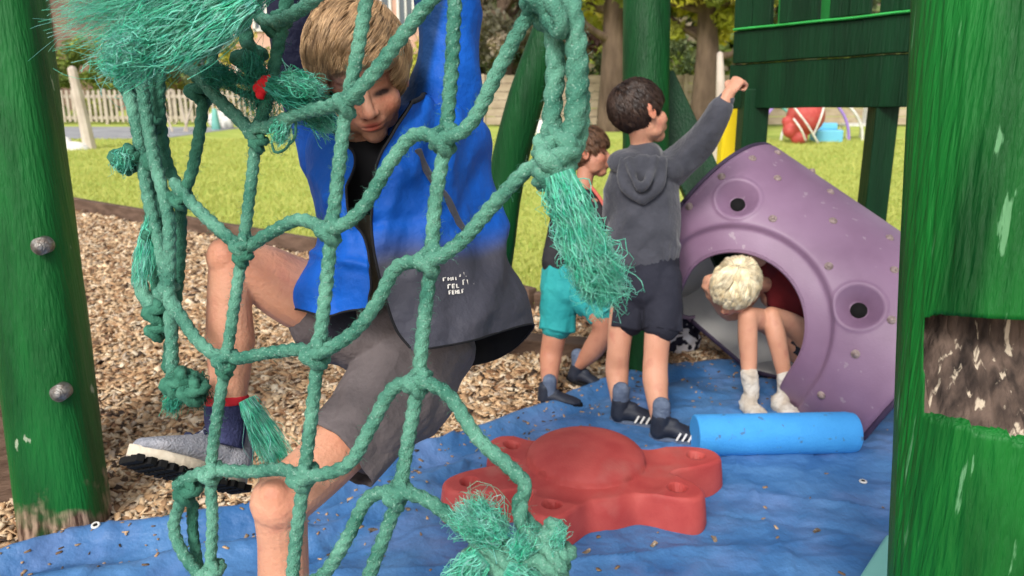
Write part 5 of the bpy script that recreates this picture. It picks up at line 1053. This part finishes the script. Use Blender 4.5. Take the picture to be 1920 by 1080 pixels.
    for f_, a_, dx, lab in ((fL, aL, .15, None), (fR, aR, .12, None)):
        bm = bmesh.new(); limb(bm, [a_+Vector((0, 0, .075)), a_+Vector((0, 0, .03)), a_+Vector((.0, -.0, .005))], [.031, .029, .028]); blob('sock', bm, .004, 2, M_['sock_g'], root, wr=(.0015, (40, 40, 90), 3))
        Ms = frame(Vector((f_.x-.038, f_.y+.012, .026)), (.95, -.28, 0), (0, 0, 1)); s = shoe(Ms, .205, M_['shoe_b'], M_['sock_g'], root)
        bm = bmesh.new()
        for k in range(3):
            a = Ms @ Vector((.0415, .095+k*.020, .022)); b = Ms @ Vector((.036, .108+k*.020, .048)); box(bm, frame((a+b)/2, b-a, Ms.to_3x3() @ Vector((1, 0, .3))), (0, 0, .001), (.007, (b-a).length, .006))
        bm_obj('side_stripes', bm, M_['white'], s, False)
boy_hoodie()
def boy_teal():
    f1 = G(1030, 762, 0); f2 = G(1082, 728, 0); hipc = P(1075, 520, 3.22)
    root = thing('person', (hipc.x, hipc.y, 0), 'small brown haired boy in teal shorts striding behind the frayed rope end', 'person')
    M = frame(P(1104, 292, 3.24), V(.96, .08, -.12), V(-.04, 1, .05), .90)
    bm = bmesh.new(); head_parts(bm, M); limb(bm, [P(1090, 370, 3.24), P(1096, 335, 3.24), M @ Vector((0, -.01, -.03))], [.040, .035, .036])
    limb(bm, [P(1068, 520, 3.24), P(1075, 440, 3.24), P(1085, 375, 3.24)], [(.085, .07), (.082, .065), (.08, .06)], ref=FW)
    ar = [P(1110, 385, 3.14), P(1116, 425, 3.20), P(1112, 440, 3.22)]; limb(bm, ar, [.034, .028, .020]); hand(bm, ar[-1], V(-.15, -.9, .1), V(1, 0, 0), .75, .6, 1)
    a1 = f1+Vector((0, 0, .06)); a2 = f2+Vector((0, 0, .10))
    limb(bm, [P(1050, 560, 3.24), P(1040, 625, 3.26), P(1032, 675, 3.27), a1], [.066, .048, .045, .026]); limb(bm, [P(1100, 560, 3.2), P(1132, 610, 3.2), P(1112, 655, 3.27), a2], [.066, .048, .044, .026])
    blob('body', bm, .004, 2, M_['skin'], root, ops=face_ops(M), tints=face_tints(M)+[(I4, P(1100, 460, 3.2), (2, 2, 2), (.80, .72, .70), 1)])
    hair(M, M_['hair_m'], root, 5000, .045, .045, -.050, .0, 1.05, (0, .3, -.8), .007, 9, .6, .0010, mess=.07)
    sh = cloth('t_shirt', [([P(1062, 500, 3.24), P(1072, 440, 3.24), P(1086, 380, 3.24)], [(.100, .08), (.098, .08), (.090, .075)], FW), ([P(1100, 385, 3.18), P(1125, 415, 3.1)], [.055, .045], FW)], .006, M_['black'], root, (.006, (12, 12, 6), 1))
    bm = bmesh.new(); tube(bm, [P(1108, 350, 3.15), P(1125, 372, 3.10), P(1142, 405, 3.05), P(1152, 440, 3.03)], .007, sides=8); bm_obj('trim', bm, M_['pinktrim'], sh)
    sh2 = cloth('shorts', [([P(1068, 505, 3.24), P(1066, 545, 3.24)], [(.108, .085), (.112, .09)], FW), ([P(1050, 540, 3.24), P(1047, 580, 3.25), P(1046, 612, 3.255)], [(.072, .075), (.072, .074), (.066, .068)], FW), ([P(1085, 540, 3.22), P(1108, 565, 3.2), P(1128, 582, 3.2)], [(.078, .075), (.072, .072), (.062, .064)], FW)], .006, M_['teal'], root, (.006, (14, 14, 6), 3))
    cuff(P(1048, 570, 3.25), P(1045, 620, 3.257)-P(1048, 570, 3.25), .070, .076, .105, M_['teal'], 'shorts_cuff', sh2, .95); cuff(P(1105, 562, 3.2), P(1135, 590, 3.2)-P(1105, 562, 3.2), .068, .072, .075, M_['teal'], 'shorts_cuff', sh2, .95)
    for f_, a_, z in ((f1, a1, 0), (f2, a2, .03)):
        bm = bmesh.new(); limb(bm, [a_+Vector((.0, 0, .05)), a_+Vector((0, 0, .01)), a_+Vector((.0, 0, -.01))], [.028, .026, .026]); blob('sock', bm, .004, 2, M_['sock_g'], root)
        Ms = frame(Vector((f_.x-.045, f_.y+.01, z+.006)), (.96, -.2, -.25 if z else 0), (0, 0, 1)); shoe(Ms, .175, M_['shoe_b'], M_['dark'], root)
boy_teal()
def boy_tunnel():
    f1 = G(1418, 778, .03); f2 = G(1478, 776, .03); hp = P(1490, 660, 3.35); root = thing('person', (hp.x, hp.y, 0), 'white blond child in a dark red shirt crouching head down inside the purple tunnel', 'person')
    M = frame(P(1378, 545, 3.02), V(-.55, -.70, -.30), V(-.30, .55, -.85), .92)
    bm = bmesh.new(); head_parts(bm, M); limb(bm, [P(1450, 530, 3.22), P(1420, 530, 3.15), M @ Vector((0, -.02, -.03))], [.042, .038, .04])
    limb(bm, [P(1520, 650, 3.32), P(1500, 590, 3.30), P(1460, 540, 3.24)], [(.09, .08), (.085, .075), (.09, .07)], ref=FW)
    k1 = P(1402, 592, 3.02); k2 = P(1446, 592, 3.06); a1 = P(1404, 710, 3.04); a2 = P(1472, 715, 3.06)
    limb(bm, [P(1500, 655, 3.30), P(1450, 610, 3.15), k1], [.062, .052, .036]); limb(bm, [k1, P(1402, 635, 3.03), P(1404, 680, 3.04), a1], [.037, .036, .031, .024])
    limb(bm, [P(1530, 660, 3.30), P(1490, 615, 3.17), k2], [.062, .052, .036]); limb(bm, [k2, P(1455, 630, 3.05), P(1466, 680, 3.06), a2], [.037, .037, .031, .024])
    limb(bm, [P(1440, 510, 3.2), P(1375, 590, 3.22), P(1332, 552, 3.12)], [.034, .026, .020]); hand(bm, P(1334, 556, 3.12), V(-.5, .6, -.3), V(.6, .4, 0), .78, .8, 1)
    limb(bm, [P(1450, 500, 3.2), P(1430, 492, 3.13), P(1408, 486, 3.08)], [.032, .026, .02]); hand(bm, P(1412, 488, 3.09), V(-.6, .1, -.3), V(0, -1, 0), .72, .7, -1)
    blob('body', bm, .004, 2, M_['skin'], root, ops=face_ops(M), tints=face_tints(M))
    hair(M, M_['hair_w'], root, 9000, .065, .035, -.06, -.012, 1.06, (.3, .3, -.8), .010, 12, .8, .0010, .3, mess=.10, nc=220, clump=.5, crown=(.02, -.03, .115))
    cloth('shirt', [([P(1525, 650, 3.32), P(1510, 590, 3.30), P(1470, 535, 3.22), P(1440, 515, 3.2)], [(.115, .09), (.115, .09), (.105, .085), (.06, .06)], FW), ([P(1450, 505, 3.2), P(1425, 500, 3.14)], [.05, .04], FW)], .006, M_['maroon'], root, (.006, (12, 12, 8), 1))
    cloth('shorts', [([P(1520, 655, 3.32), P(1465, 612, 3.19)], [.085, .058], FW), ([P(1545, 660, 3.32), P(1500, 620, 3.2)], [.085, .058], FW)], .006, M_['shortn'], root, (.005, (12, 12, 8), 1))
    for a_, f_ in ((a1, f1), (a2, f2)):
        Mf = Vector((f_.x, f_.y, .045)); q = cloth('sock', [([a_+Vector((0, 0, .02)), a_*.5+Mf*.5+Vector((0, .02, 0)), Mf+Vector((-.02, .05, .01))], [.031, .028, .033], None), ([Mf+Vector((-.02, .05, .0)), Mf+Vector((.0, -.02, -.005)), Mf+Vector((.005, -.06, -.015))], [(.032, .028), (.036, .024), (.034, .016)], (0, 0, 1))], .004, M_['sock_w'], root, (.003, (40, 40, 40), 1))
boy_tunnel()
# patterned bag behind the hoodie boy
p = G(1290, 672, 0); bm = bmesh.new(); ell(bm, I4, (p.x-.01, p.y+.1, .08), (.085, .05, .10)); ell(bm, I4, (p.x-.05, p.y+.1, .05), (.06, .05, .06))
M_['pattern'] = mat('patterned_cloth', (.012, .012, .03), (.75, .75, .82), 26, .8, .3, 40, lo=.50, hi=.54, detail=1)
tag(blob('bag', bm, .007, 2, M_['pattern'], None, wr=(.012, (20, 20, 20), 2)), 'small black and white patterned cloth bag on the ground left of the purple tunnel', 'bag')
